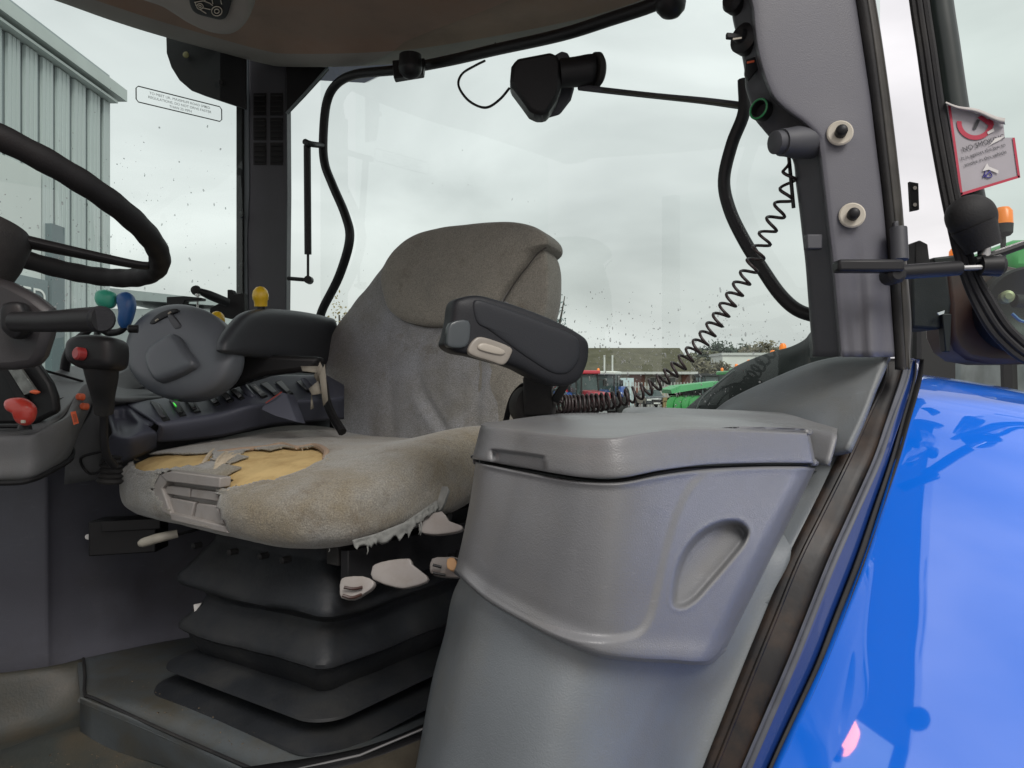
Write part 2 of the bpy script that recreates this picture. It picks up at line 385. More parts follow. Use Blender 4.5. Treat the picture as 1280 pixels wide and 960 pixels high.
# outer roof skin above the lining, keeps the daylight out
V = [Vector((p.x, p.y, EYE+1.02*S)) for p in E3]+[Vector((near(i).x, near(i).y, EYE+1.02*S)) for i in range(nc)]
V += [p+UP*.05*S for p in E3]+[near(i)+UP*(-.02*S) for i in range(nc)]
F = [(i, i+1, nc+i+1, nc+i) for i in range(nc-1)]+[(i, i+1, 2*nc+i+1, 2*nc+i) for i in range(nc-1)]+[(nc+i, nc+i+1, 3*nc+i+1, 3*nc+i) for i in range(nc-1)]
mk('roof_panel', V, F, M['darkblue'], cab)
# ceiling pod with the pictogram of a tractor
cp0 = W(262, 14, 1.52); cn_ = Vector((.25, .35, 1)).normalized()
pod = inflate('ceiling_pod', [(170, -14), (205, 2), (240, 24), (270, 36), (295, 36), (312, 20), (314, 2), (306, -30), (240, -60), (180, -50)], cp0, cn_, .022, .05, M['headrim'], cab, p=5)
inner = [(238, -14), (241, 12), (262, 21), (280, 23), (287, 10), (288, -14), (262, -28)]
cb = inflate('pictogram_plate', inner, cp0-cn_*.027, cn_, .004, .02, M['black'], pod, p=6)
ln = MB(); pp = cp0-cn_*.033
def h_(x, y): return hitp(x, y, pp, cn_)
def circ(cx, cy, r): ln.add(*tube_g([h_(cx+r*math.cos(a), cy+r*.9*math.sin(a)) for a in [i*math.pi/6 for i in range(12)]], .0011, n=5, spl=2, closed=True))
circ(271, 14, 6.5); circ(271, 14, 3); circ(250, 8, 4); circ(250, 8, 1.6)
for pl in ([(243, 3), (254, 1), (262, 4), (266, 7)], [(256, 1), (258, -6), (274, -8), (277, 5)], [(264, -7), (266, 5)], [(244, 3), (245, 7)], [(254, 10), (263, 12)], [(250, 12), (258, 17)]):
    ln.add(*tube_g([h_(x, y) for x, y in pl], .0011, n=5, spl=0))
ln.build('tractor_pictogram', M['cream'], pod)

# far rear pillar with its air vent grid
fp = pxprism('far_rear_pillar', [(311, 60), (358, 60), (359, 240), (357, 452), (311, 452), (309, 300), (312, 240)], 2.08, .05, M['trim'] if 0 else M['trim_dark'], cab, bw=.004)
edge_m = mat('pillar_edge_plastic', (.16, .19, .20), .45, bump=.1, var=.08)
pxprism('pillar_edge_strip', [(303, 62), (311, 60), (312, 240), (309, 300), (311, 452), (303, 452)], 2.085, .06, edge_m, cab, bw=.003)
pxprism('side_window_frame', [(295, 110), (303, 110), (303, 452), (295, 452)], 2.07, .03, M['black'], cab, bw=.003)
for r in range(3):
    for c in range(2):
        x0 = (316.5, 337.5)[c]; y0 = 116+31*r
        o = pxprism('air_vent', [(x0, y0), (x0+16, y0), (x0+16, y0+28), (x0, y0+28)], 2.077, .004, M['black'], fp, bw=.001)
        g = MB()
        for s in range(4): g.add(*box_g(W(x0+8, y0+4+s*6.5, 2.0745), Vector((.0165, 0, 0)), Vector((0, .003, .0015)), Vector((0, -.0006, .0012))))
        g.build('vent_slats', M['blackm'], fp)
for y in (268, 332):
    lathe('trim_screw', W(303, y, 2.065), (-.6, -.8, 0), [(0, .009), (.006, .009), (.01, .004)], M['blackm'], cab, 14)
br = pxprism('roof_bracket', [(207, 30), (208, 66), (214, 84), (224, 100), (238, 112), (256, 119), (283, 128), (307, 136), (307, 50), (240, 36)], 2.0, .012, M['black'], cab, bw=.002)
lathe('bracket_bolt', W(233, 69, 1.99), (0, -1, 0), [(0, .009), (.005, .009), (.007, .005)], mat('brass_bolt', (.25, .22, .09), .5), br, 10)
lathe('bracket_bolt', W(277, 103, 1.99), (0, -1, 0), [(0, .008), (.005, .008), (.007, .005)], M['blackm'], br, 10)
pxprism('roof_bracket', [(357, 80), (410, 84), (400, 96), (380, 118), (358, 141)], 2.06, .02, M['black'], cab, bw=.002)
tube('bracket_edge', [W(410, 84, 2.05), W(380, 118, 2.05), W(358, 142, 2.05)], .004, edge_m, cab, spl=0)

# side (right) window with rain on it
def wr(px, py, off=0): return W(px, py, d_right(px)+off)
gl = [wr(x, y) for x, y in ((-260, -260), (303, 10), (303, 500), (-260, 520))]
sw = mk('side_window', gl, [(0, 1, 2, 3)], M['glass'], cab, False)
rnd = random.Random(3)
def drops(name, fn, n, area, m, rmin, rmax, parent, bias=None):
    b = MB()
    for _ in range(n):
        for t in range(20):
            x = rnd.uniform(area[0], area[2]); y = rnd.uniform(area[1], area[3])
            if bias is None or rnd.random() < bias(x, y): break
        r = rmin+(rmax-rmin)*rnd.random()**3; c, nrm, u, v = fn(x, y)
        el = rnd.uniform(.8, 2.6) if rnd.random() < .5 else 1; tl = rnd.uniform(-.5, .5); v2 = (v+u*tl).normalized(); u2 = v2.cross(nrm)
        vs = [c-nrm*r*.35]+[c+u2*r*math.cos(a)+v2*r*el*math.sin(a) for a in [k*math.pi/3 for k in range(6)]]
        b.add(vs, [(0, 1+(k+1) % 6, 1+k) for k in range(6)])
    return stuff(b.build(name, m, parent, auto=None))
def fr_(x, y): return wr(x, y, -.004), Vector((.7071, -.7071, 0))*-1, R_, UP
drops('rain_drops', fr_, 520, (-40, 90, 300, 470), M['drop'], .0008, .0032, sw, lambda x, y: smooth(80, 420, y)*(.35+.65*smooth(40, 110, x))*(1 if x < 200 else .35))
drops('rain_drops', fr_, 140, (-40, 170, 300, 470), M['dropd'], .0008, .0025, sw, lambda x, y: smooth(80, 400, y))

# rear window: glass, bent tube frame, latch, gas strut
rw = tube('rear_window_frame', [W(x, y, d_rear(x)+o) for x, y, o in ((398, 405, 0), (404, 385, 0), (424, 345, 0), (437, 300, 0), (432, 270, 0), (416, 232, 0), (406, 205, 0), (404, 175, 0), (408, 130, 0), (420, 106, 0), (445, 93, 0), (500, 87, 0), (560, 76, 0), (620, 62, 0), (700, 44, 0), (760, 25, 0), (830, 0, 0), (890, -40, 0), (930, -70, .02))], .0135, M['black'], cab, n=12)
tube('rear_window_frame', [W(x, y, d_rear(x)) for x, y in ((930, 100), (930, 140), (915, 180), (905, 225), (912, 262), (930, 300), (952, 335), (975, 368), (998, 388), (1030, 398))], .0115, M['black'], cab, n=12)
def rr(px, py, off=.03): return W(px, py, d_rear(px)+off)
gl = [rr(x, y) for x, y in ((362, 70), (1100, -250), (1100, 520), (362, 520))]
rg = mk('rear_window', gl, [(0, 1, 2, 3)], M['glass'], cab, False)
def fr2(x, y): return rr(x, y, .026), R_*1.0, L_, UP
drops('rain_drops', fr2, 620, (690, 360, 960, 512), M['drop'], .0007, .0024, rg, lambda x, y: (.25+.75*smooth(380, 450, y))*(1-.9*smooth(860, 910, x)*smooth(430, 450, y)))
drops('rain_drops', fr2, 160, (690, 380, 1010, 512), M['dropd'], .0006, .0018, rg)
drops('rain_drops', fr2, 110, (365, 120, 700, 480), M['dropd'], .0005, .0014, rg, lambda x, y: smooth(100, 400, y)*.6+.1)
g = MB()
g.add(*tube_g([W(384, 182, 1.98), W(385, 318, 2.0)], .0105, n=10, spl=0)).add(*tube_g([W(385, 318, 2.0), W(385, 347, 2.0)], .004, n=8, spl=0))
st = g.build('gas_strut', M['black'], cab)
MB().add(*tube_g([W(381, 177, 1.97), W(388, 180, 1.97), W(404, 182, d_rear(404))], .009, n=8, spl=3)).build('strut_bracket', M['black'], st)
MB().add(*tube_g([W(386, 350, 2.0), W(360, 348, 2.02)], .006, n=8, spl=0)).add(*lathe_g(W(386, 350, 1.99), (0, -1, 0), [(-.012, .012), (.012, .012)], 12)).build('strut_bracket', M['black'], st)
def latch(px, py, d):
    o = MB().add(*lathe_g(W(px, py-8, d), (0, 0, -1), [(-.03, .028), (.0, .03), (.012, .028), (.024, .018), (.03, .004)], 18)).build('roof_latch', M['black'], cab)
    return o
latch(513, 92, 1.68); latch(838, 12, 1.30)
pxprism('latch_plate', [(490, 75), (531, 72), (529, 92), (492, 98)], 1.70, .03, M['black'], cab, bw=.003)
# wires hanging between lining and wiper motor
tube('loose_wire', [W(*p) for p in ((619, 54, 1.62), (620, 60, 1.6))], .002, M['black'], cab, n=6)

# near rear pillar: flat trim plate and darker switch strip
plate_l = [(-260, 868), (-60, 915), (0, 937), (60, 945), (100, 955), (122, 965), (140, 985), (155, 1006), (172, 1020), (200, 1024), (260, 1031), (330, 1039), (400, 1045), (446, 1049)]
plate_r = [(-260, 1015), (-60, 1058), (0, 1070), (130, 1090), (250, 1105), (330, 1112), (446, 1120)]
strip_l = [(-260, 850), (-60, 898), (0, 912), (30, 917), (78, 930), (110, 932), (150, 945), (165, 957), (185, 975), (200, 991), (260, 999), (330, 1007), (446, 1016)]
ys = [-260, -140, -60, 0, 30, 60, 90, 110, 125, 140, 150, 160, 172, 185, 200, 230, 260, 300, 330, 370, 410, 446]
DP = .985
grid = []
for y in ys:
    a, b = interp(y, plate_l), interp(y, plate_r); fl = smooth(330, 446, y)
    grid.append([(a-1, y, DP+.03), (a+1.5, y, DP+.006), (a+6, y, DP+.001), (a+(b-a)*.2, y, DP), (a+(b-a)*.5, y, DP+.001-.01*fl), (a+(b-a)*.8, y, DP+.004), (b-3, y, DP+.008), (b, y, DP+.02)])
def dscr(x, y):
    r = 0
    if y > 270: r += .006*math.exp(-((x-(1072+(y-330)*.06))/7)**2)*smooth(270, 400, y)-.004*math.exp(-((x-1092)/9)**2)*smooth(300, 420, y)
    return r
npt = patch('pillar_trim', grid, M['trim'], cab, nu=5, nv=4, disp=dscr, thick=.01)
grid = []
for y in ys:
    a, s = interp(y, plate_l), interp(y, strip_l)
    grid.append([(s, y, DP+.10), (s+1, y, DP+.065), (s+(a-s)*.45, y, DP+.048), (s+(a-s)*.85, y, DP+.034), (a+2, y, DP+.024), (a+7, y, DP+.02)])
ps = patch('switch_strip', grid, M['trim_dark'], cab, nu=4, nv=4, thick=.008)
# screws with white washers
for x, y in ((1047, 169), (1062, 271)):
    c = W(x, y, DP+.002); ax = Vector((-.25, -1, .05))
    sc_ = lathe('cap_screw', c-VY*.010, ax, [(0, .0085), (.012, .0085), (.016, .007), (.018, .004)], M['black'], cab, 18)
    lathe('washer', c-VY*.0075, ax, [(0, .0185), (.003, .0185), (.0045, .0165), (.0035, .009)], M['cream'], sc_, 24)
# controls on the strip
ax = Vector((-.8, -.6, .1)).normalized()
k1 = lathe('rotary_switch', W(931, 48, DP+.045), ax, [(-.01, .024), (.004, .024), (.006, .021), (.010, .012), (.018, .010)], M['black'], ps, 22)
box('switch_pointer', W(924, 50, DP+.04)+ax*.014, Vector((.012, .002, 0)), Vector((0, .004, 0)), Vector((0, 0, .0045)), M['black'], k1)
box('switch_mark', W(926, 51, DP+.03)+ax*.009, Vector((.006, -.002, 0)), Vector((0, .001, 0)), Vector((0, 0, .0012)), M['cream'], k1, bw=0)
rk = pxprism('rocker_switch', [(933, 74), (947, 69), (950, 84), (937, 100), (932, 92)], DP+.035, .01, M['black'], ps)
pxprism('orange_mark', [(934, 77), (943, 75), (943, 77.5), (934, 79.5)], DP+.034, .002, M['orange'], rk, bw=0)
k2 = lathe('power_socket', W(950, 137, DP+.035), ax, [(-.01, .0165), (.003, .0165), (.004, .012), (-.006, .011)], M['black'], ps, 20)
sa = ax.orthogonal().normalized(); sb_2 = ax.cross(sa)
tube('socket_ring', [W(950, 137, DP+.035)+ax*.004+(sa*math.cos(q*math.pi/8)+sb_2*math.sin(q*math.pi/8))*.0148 for q in range(16)], .0016, mat('green_ring', (.03, .22, .08), .4), k2, n=6, spl=2, closed=True)
lathe('rotary_switch', W(917, 2, DP+.05), ax, [(-.01, .018), (.004, .018), (.012, .012)], M['black'], ps, 20)
# stub speaker / reading lamp barrel sticking out of the strip
lathe('lamp_barrel', W(1008, 178, DP+.02), (W(960, 178, DP-.0)-W(1008, 178, DP+.02)), [(-.01, .024), (.02, .0235), (.038, .0205), (.046, .020), (.046, .017), (.058, .017), (.060, .013)], M['trim_dark'], ps, 22)
tube('strip_edge_wire', [W(986, 195, DP+.07), W(992, 260, DP+.07)], .003, M['black'], ps, n=6)
box('trim_clip', W(1016, 303, DP+.015), Vector((.0115, 0, 0)), Vector((0, .008, 0)), Vector((0, 0, .011)), M['trim_dark'], cab)
# door seals and outer skin beside the near pillar
def band(name, yl, lx, rx, d0, d1, m, thick=.012, nseg=3, dd=None):
    g = []
    for i, y in enumerate(yl):
        a, b = interp(y, lx), interp(y, rx); q = (dd(y) if dd else 0)
        g.append([(a-.6, y, d0+.012+q), (a, y, d0+q), ((a+b)/2, y, (d0+d1)/2-.003+q), (b, y, d1+q), (b+.6, y, d1+.012+q)])
    return patch(name, g, m, cab, nu=3, nv=5, thick=thick)
yy = [-260, -100, 0, 120, 240, 340, 400, 440, 462]
sealr1 = [(-260, 1030), (0, 1083), (120, 1100), (240, 1114), (340, 1124), (462, 1132)]
sealr2 = [(-260, 1042), (0, 1094), (120, 1112), (240, 1126), (340, 1134), (400, 1139), (462, 1137)]
band('door_seal', yy, [(y, x-1) for y, x in plate_r], sealr1, DP+.012, DP+.004, M['blackm'])
band('pillar_flange', yy, sealr1, sealr2, DP+.012, DP+.016, mat('olive_black_edge', (.035, .032, .026), .35, var=.3, vscale=30), thick=.006)
0 and band('outer_pillar', yy, [(y, x) for y, x in sealr2], [(y, x+7) for y, x in sealr2], DP+.05, DP+.055, M['blackm'], thick=.05)
pxprism('wire_clip', [(1118, 277), (1120, 330), (1124, 330), (1124, 275)], DP-.002, .01, M['trim_dark'], cab)

# inner fender cover: the large grey-green moulding below and behind the storage box
def patch3(name, rows, m, **k): return patch(name, rows, m, cab, **k)
patch3('inner_fender_panel', [
 [(594, 640, 1.03), (604, 640, .93), (644, 640, .86), (744, 640, .82), (854, 640, .89), (944, 640, .965), (1006, 640, .985)],
 [(590, 690, .99), (600, 690, .86), (640, 690, .77), (740, 690, .715), (850, 690, .80), (940, 690, .905), (991, 690, .922)],
 [(566, 742, .97), (578, 745, .85), (610, 750, .755), (730, 770, .70), (850, 780, .78), (930, 760, .885), (964, 757, .904)],
 [(556, 790, .95), (566, 795, .84), (600, 805, .75), (720, 830, .69), (830, 840, .76), (905, 830, .868), (938, 826, .885)],
 [(540, 850, .93), (549, 855, .83), (585, 865, .745), (700, 890, .68), (800, 890, .74), (873, 885, .852), (913, 888, .871)],
 [(525, 930, .91), (534, 930, .82), (570, 940, .74), (680, 950, .675), (775, 950, .72), (850, 945, .835), (888, 950, .859)],
 [(505, 1040, .89), (515, 1040, .80), (550, 1045, .73), (660, 1060, .67), (750, 1050, .70), (820, 1050, .81), (850, 1050, .838)]], M['teal'], nu=8, nv=6, thick=.02)
# strip running up beside the seal
patch3('inner_fender_edge', [
 [(1056, 455, 1.09), (1075, 453, 1.07), (1094, 452, 1.06), (1104, 454, 1.062)],
 [(1040, 520, 1.05), (1058, 520, 1.035), (1074, 517, 1.022), (1086, 516, 1.024)],
 [(990, 590, 1.00), (1015, 590, .985), (1038, 590, .972), (1049, 590, .974)],
 [(955, 650, .965), (982, 648, .955), (1007, 646, .944), (1018, 646, .946)],
 [(925, 705, .94), (952, 702, .933), (978, 698, .921), (989, 698, .922)],
 [(900, 760, .92), (928, 757, .91), (953, 754, .902), (965, 754, .903)]], M['teal'], nu=5, nv=6, thick=.02)
patch3('inner_fender_back', [[(640, 560, 1.25), (900, 560, 1.15), (1050, 540, 1.08)], [(600, 640, 1.1), (850, 640, 1.03), (1010, 640, 1.0)], [(590, 720, 1.0), (850, 730, .96), (960, 740, .95)]], M['teal'], nu=5, nv=5, thick=.01)
# rear cover hump above the box
patch3('rear_fender_cover', [
 [(893, 513, 1.21), (912, 499, 1.195), (950, 480, 1.16), (1012, 454, 1.11), (1060, 444, 1.07), (1112, 440, 1.03)],
 [(895, 516, 1.20), (914, 505, 1.18), (952, 489, 1.135), (1012, 466, 1.08), (1060, 454, 1.04), (1106, 448, 1.0)],
 [(896, 520, 1.19), (915, 514, 1.16), (953, 507, 1.105), (1010, 497, 1.04), (1060, 485, 1.0), (1094, 480, .98)],
 [(896, 530, 1.18), (915, 527, 1.15), (950, 524, 1.095), (1005, 522, 1.02), (1050, 520, .985), (1080, 515, .965)],
 [(885, 560, 1.18), (905, 560, 1.15), (945, 560, 1.09), (1000, 560, 1.01), (1035, 565, .97), (1058, 560, .95)]], M['teal'], nu=7, nv=6, thick=.012)
patch3('rear_shelf', [
 [(776, 517, 1.30), (790, 509, 1.28), (870, 511, 1.17), (950, 514, 1.09), (1010, 519, 1.03), (1048, 532, .985)],
 [(776, 519, 1.26), (792, 511, 1.25), (868, 513, 1.16), (945, 517, 1.08), (1005, 523, 1.02), (1047, 535, .98)],
 [(776, 522, 1.23), (795, 516, 1.21), (860, 518, 1.14), (940, 524, 1.065), (1003, 531, 1.005), (1046, 540, .965)],
 [(776, 527, 1.20), (795, 524, 1.18), (860, 526, 1.11), (940, 533, 1.03), (1003, 538, .985), (1045, 547, .95)],
 [(776, 560, 1.18), (795, 560, 1.16), (860, 560, 1.09), (940, 565, 1.02), (1003, 575, .97), (1034, 580, .935)]], M['plastic'], nu=6, nv=5, thick=.006)
# black seal band, metal edge, dark blue edge and blue fender outside
dE = lambda y: interp(y, [(440, 1.065), (475, 1.045), (520, 1.015), (575, .976), (640, .944), (700, .918), (765, .898), (830, .880), (895, .866), (960, .853), (1060, .835)])
def sill(name, yl, lx, rx, off0, off1, m, thick=.012):
    g = []
    for y in yl:
        a, b = interp(y, lx), interp(y, rx); q = dE(y)
        g.append([(a, y, q+off0+.02), (a+.5, y, q+off0), ((a+b)/2, y, q+(off0+off1)/2-.002), (b-.5, y, q+off1), (b, y, q+off1+.02)])
    return patch(name, g, m, cab, nu=3, nv=6, thick=thick)
yl = [448, 475, 525, 575, 640, 700, 770, 830, 900, 960, 1050]
sA = [(448, 1093), (475, 1090), (575, 1045), (700, 983), (830, 930), (955, 880), (1050, 842)]
sB = [(448, 1131), (475, 1124), (575, 1090), (700, 1034), (830, 982), (955, 928), (1050, 889)]
sC = [(448, 1139), (475, 1134), (575, 1096), (700, 1041), (830, 989), (955, 935), (1050, 896)]
sD = [(448, 1144), (475, 1141), (575, 1112), (700, 1069), (830, 1019), (955, 962), (1050, 924)]
sF = [(448, 1146), (475, 1145), (575, 1118), (700, 1078), (830, 1027), (955, 968), (1050, 930)]
sill('door_opening_seal', yl, sA, sB, .0, -.004, M['sealm'])
sill('metal_edge', yl, sB, sC, -.004, -.002, M['silver'])
sill('fender_flange', yl, sC, sD, .004, .012, M['darkblue'])
sill('fender_seal', yl, sD, sF, .006, .006, M['blackm'])
tube('seal_lip', [W(interp(y, sA)+16, y, dE(y)-.004) for y in yl], .003, M['sealm'], cab, n=8, spl=4)
# blue fender: crown profile carried outwards from the door edge
prof = [(1143, 469.5, 1.52), (1150, 468, 1.38), (1150, 468.8, 1.256), (1147, 472.8, 1.148), (1142, 491, 1.070), (1133, 520, 1.0317), (1118, 575, .9886), (1100, 634, .955), (1078, 700, .9266), (1052, 765, .906), (1024, 830, .889), (965, 960, .861), (925, 1050, .845), (900, 1110, .834)]
P = [W(*p) for p in prof]; g = []
for p in P:
    row = []
    for t, dz in [(q*.045, -.13*q*.045-.30*(q*.045)**2-(2.5*(q*.045-.33)**2 if q > 7 else 0)) for q in range(12)]:
        q = p+L_*t+UP*dz; row.append(q)
    g.append(row)
fender = patch('blue_fender', g, M['blue'], cab, nu=5, nv=8, raw=True, thick=.006)
# cab walls, floor, platform
patch3('side_wall', [
 [(-420, 540, 1.22), (-100, 540, 1.34), (44, 560, 1.40), (80, 560, 1.44), (240, 560, 1.62), (420, 560, 1.80), (600, 560, 2.1)],
 [(-420, 700, 1.22), (-100, 700, 1.34), (44, 700, 1.40), (80, 700, 1.44), (240, 690, 1.62), (420, 680, 1.80), (600, 660, 2.1)],
 [(-420, 940, 1.24), (-100, 940, 1.36), (44, 940, 1.43), (80, 945, 1.46), (240, 920, 1.64), (420, 830, 1.82), (600, 800, 2.1)]], M['wall'], nu=6, nv=5, thick=.02,
 disp=lambda x, y: -.018*math.exp(-((x-150)/9)**2)*smooth(690, 720, y)*(1-smooth(770, 800, y))+.012*smooth(150, 165, x)*smooth(680, 710, y)*(1-smooth(775, 800, y))-.010*0)
patch3('cab_rear_wall', [[(362, 522, 2.17), (690, 522, 1.52), (1000, 522, 1.17)], [(362, 700, 2.17), (690, 700, 1.52), (1000, 700, 1.17)], [(362, 900, 2.17), (690, 1000, 1.52), (1000, 1050, 1.17)]], M['wall'], nu=3, nv=3, thick=.02)
def cabp(a, b, z): return Vector(((a+b)*.7071*S, (a-b)*.7071*S, EYE+z*S))
g_ = MB()
for z0, z1, b0, b1 in ((-.62, -.12, -1.95, -.42), (-.12, .85, -1.95, -1.88), (-.12, .85, -.48, -.42)):
    g_.add([cabp(-.72, b0, z0), cabp(-.72, b1, z0), cabp(-.72, b1, z1), cabp(-.72, b0, z1), cabp(-.76, b0, z0), cabp(-.76, b1, z0), cabp(-.76, b1, z1), cabp(-.76, b0, z1)], [(0, 1, 2, 3), (4, 5, 6, 7), (0, 1, 5, 4), (3, 2, 6, 7), (0, 3, 7, 4), (1, 2, 6, 5)])
g_.build('front_bulkhead', M['wall'], cab)
mk('windscreen', [cabp(-.74, -1.88, -.12), cabp(-.74, -.48, -.12), cabp(-.74, -.48, .85), cabp(-.74, -1.88, .85)], [(0, 1, 2, 3)], M['glass'], cab, False)
g_ = MB().add([cabp(-.75, -.44, -.60), cabp(.55, -.44, -.60), cabp(.55, -.44, -1.05), cabp(-.75, -.44, -1.05), cabp(-.75, -.52, -.60), cabp(.55, -.52, -.60)], [(0, 1, 2, 3), (0, 1, 5, 4)]); g_.build('door_sill', M['darkblue'], cab)
# unseen roof overhang and work lamps, added and shaped for the fender's reflections
g_ = MB(); ro_ = [(-.8, -.50), (-.8, -.44), (-.3, -.42), (.3, -.42), (.8, -.43), (1.10, -.46), (1.22, -.52), (1.30, -.7), (1.30, -1.9), (1.1, -2.05), (.6, -.6)]
g_.add(*prism_g([cabp(a, b, .88) for a, b in ro_[:-1]], UP*.12)); o_ = g_.build('unseen_roof_cap', M['darkblue'], cab, auto=30); bev(o_, .02, 3)
for a, b in ((1.16, -.44), (-.55, -.40)):
    lt_ = lathe('unseen_roof_lamp', cabp(a, b, .80), (.2, .1, -.1), [(-.03, .02), (-.02, .045), (.02, .05), (.03, .046)], M['blackm'], cab, 16)

tube('wall_screw', [W(110, 671, 1.43), W(110, 671, 1.45)], .006, M['steel'], cab, n=8, spl=0)
patch3('wall_kick_mat', [
 [(-420, 893, 1.21), (-100, 852, 1.33), (44, 836, 1.38), (104, 823, 1.43)],
 [(-420, 900, 1.18), (-100, 862, 1.31), (44, 842, 1.365), (106, 830, 1.41)],
 [(-420, 990, 1.16), (-100, 935, 1.28), (44, 905, 1.335), (108, 880, 1.36)],
 [(-420, 1060, 1.10), (-100, 970, 1.23), (44, 925, 1.28), (116, 900, 1.31)],
 [(-420, 1120, 1.0), (-100, 1010, 1.12), (60, 945, 1.20), (150, 925, 1.24)]], M['mat_'], nu=6, nv=6, thick=.01)
patch3('seat_platform', [
 [(98, 824, 1.43), (240, 796, 1.58), (420, 775, 1.72), (640, 760, 1.9)],
 [(97, 830, 1.40), (240, 803, 1.54), (420, 785, 1.66), (640, 780, 1.8)],
 [(98, 842, 1.35), (250, 830, 1.40), (430, 830, 1.44), (640, 840, 1.44)],
 [(100, 860, 1.275), (250, 888, 1.18), (430, 930, 1.07), (640, 960, 1.0)],
 [(100, 869, 1.25), (200, 906, 1.16), (330, 960, 1.045), (560, 1060, .87)],
 [(100, 874, 1.235), (200, 914, 1.14), (325, 972, 1.02), (550, 1075, .85)],
 [(100, 905, 1.245), (200, 938, 1.15), (320, 1000, 1.03), (540, 1110, .86)],
 [(100, 945, 1.25), (205, 960, 1.16), (315, 1030, 1.03), (530, 1160, .86)]], M['platform'], nu=6, nv=6, thick=.01)
patch3('foot_well_floor', [
 [(-700, 1000, 1.13), (-100, 960, 1.2), (60, 925, 1.24), (135, 913, 1.28), (300, 975, 1.12), (540, 1090, .88)],
 [(-700, 1100, .93), (-100, 1000, 1.08), (60, 950, 1.18), (150, 945, 1.20), (300, 1010, 1.05), (540, 1130, .85)],
 [(-700, 1500, .55), (-100, 1400, .6), (60, 1300, .68), (150, 1300, .68), (300, 1300, .68), (540, 1300, .68)]], M['mat_'], nu=6, nv=6, thick=.01)
tube('mat_edge_trim', [W(104, 823, 1.425), W(106, 845, 1.33), (W(106, 868, 1.245)), W(118, 873, 1.235), W(200, 911, 1.14), W(328, 967, 1.02)], .003, M['blackm'], cab, n=6, spl=3)
tube('sill_trim', [W(300, 978, 1.0), W(450, 944, 1.0), W(560, 898, 1.03)], .002, mat('dull_trim', (.2, .2, .2), .5, metal=.5), cab, n=8, spl=0)
patch3('sill_plate', [[(300, 960, 1.02), (450, 935, 1.02), (560, 892, 1.06)], [(300, 985, .985), (450, 953, .985), (560, 910, 1.02)]], M['black'], nu=4, nv=3, thick=.01)
patch3('entry_floor', [[(300, 985, .98), (450, 953, .98), (560, 910, 1.01)], [(300, 1400, .5), (450, 1400, .5), (560, 1400, .5)]], mat('muddy_floor', (.10, .085, .06), .7, bump=.6, bscale=150, var=.3, vscale=20), nu=4, nv=4, thick=.01)
rnd = random.Random(21); g_ = MB()
def zfloor(x, y): return hit_floor(x, y)
for i in range(260):
    if i < 150: x, y = rnd.uniform(120, 330), rnd.uniform(850, 940); pl = (Vector((0, 0, EYE-.497*S)))
    else: x, y = rnd.uniform(0, 230), rnd.uniform(925, 960); pl = (Vector((0, 0, EYE-.575*S)))
    if i < 150 and (y-850) > (x-110)*.42+12: continue
    p_ = hitp(x, y, pl, UP); r_ = rnd.uniform(.0008, .003)
    vs = [p_+Vector((rnd.uniform(-1, 1), rnd.uniform(-1, 1), rnd.uniform(-.2, 1)))*r_ for _ in range(4)]
    g_.add(vs, [(0, 1, 2), (0, 1, 3), (1, 2, 3), (0, 2, 3)])
stuff(g_.build('dirt_crumbs', mat('dry_mud', (.16, .12, .08), .9, var=.3, vscale=90), cab, auto=None))
# white corner seen through the gap of the bellows
pxprism('white_tab', [(242, 756), (252, 754), (243, 766)], 1.27, .004, M['scuff'], cab, bw=0)

# open door at the right
dD = lambda x: 1.0-(x-1150)*.0002
hd = [(1126, -120), (1141, 0), (1150, 60), (1160, 130), (1172, 200), (1184, 262), (1200, 330), (1222, 385), (1252, 428), (1300, 458), (1420, 480), (1600, 490)]
door = MB()
for off, r, dz in ((0, .0055, 0), (7, .005, -.004), (15, .0065, -.002)):
    door.add(*tube_g([W(x+off*.98, y-(off*.75 if y > 340 else 0), dD(x)+dz) for x, y in hd], r, n=8, spl=5))
dr = door.build('cab_door', M['blackm'], cab)
tube('door_frame', [W(x+31 if y < 300 else x+28, y-(20 if y > 340 else 0), 1.03) for x, y in hd[:6]], .021, mat('green_black_frame', (.022, .030, .027), .35, var=.2), dr, n=14, spl=5)
gl = [W(x, y, 1.025) for x, y in [(1135, -200)]+[(x+10, y) for x, y in hd]+[(1900, 490), (1900, -200)]]
mk('door_glass', gl, [tuple(range(len(gl)))], M['glassd'], dr, False)
# door gas strut with handle bar
box('door_stay_bracket', W(1085, 333, .93), Vector((.040*S, 0, 0)), Vector((0, .012, 0)), Vector((0, 0, .0085)), M['black'], dr, bw=.004)
ds = tube('door_gas_strut', [W(1116, 341, .94), W(1199, 335, .955)], .0105, M['black'], dr, n=12, spl=0)
tube('strut_rod', [W(1199, 335, .955), W(1226, 334, .96)], .004, M['steel'], ds, n=8, spl=0)
lathe('strut_joint', W(1116, 344, .938), (0, -1, 0), [(-.014, .013), (.012, .013), (.016, .008)], M['black'], ds, 14)
lathe('strut_joint', W(1238, 332, .965), (1, -.1, .0), [(-.014, .014), (.012, .016), (.018, .012)], M['black'], ds, 14)
tube('door_hinge_post', [W(1123, 285, .975), W(1125, 325, .97)], .012, M['trim_dark'], dr, n=10, spl=0)
hb = pxprism('hinge_cover', [(1144, 303), (1150, 300), (1160, 305), (1163, 330), (1144, 332)], 1.06, .03, M['blackm'], dr)
g = MB()
fr0 = [(1137, 227), (1148, 229), (1149, 262), (1139, 264)]
g.add(*prism_g([W(x, y, 1.04) for x, y in fr0], VY*.006)); hk = g.build('striker_bracket', M['blackm'], dr)
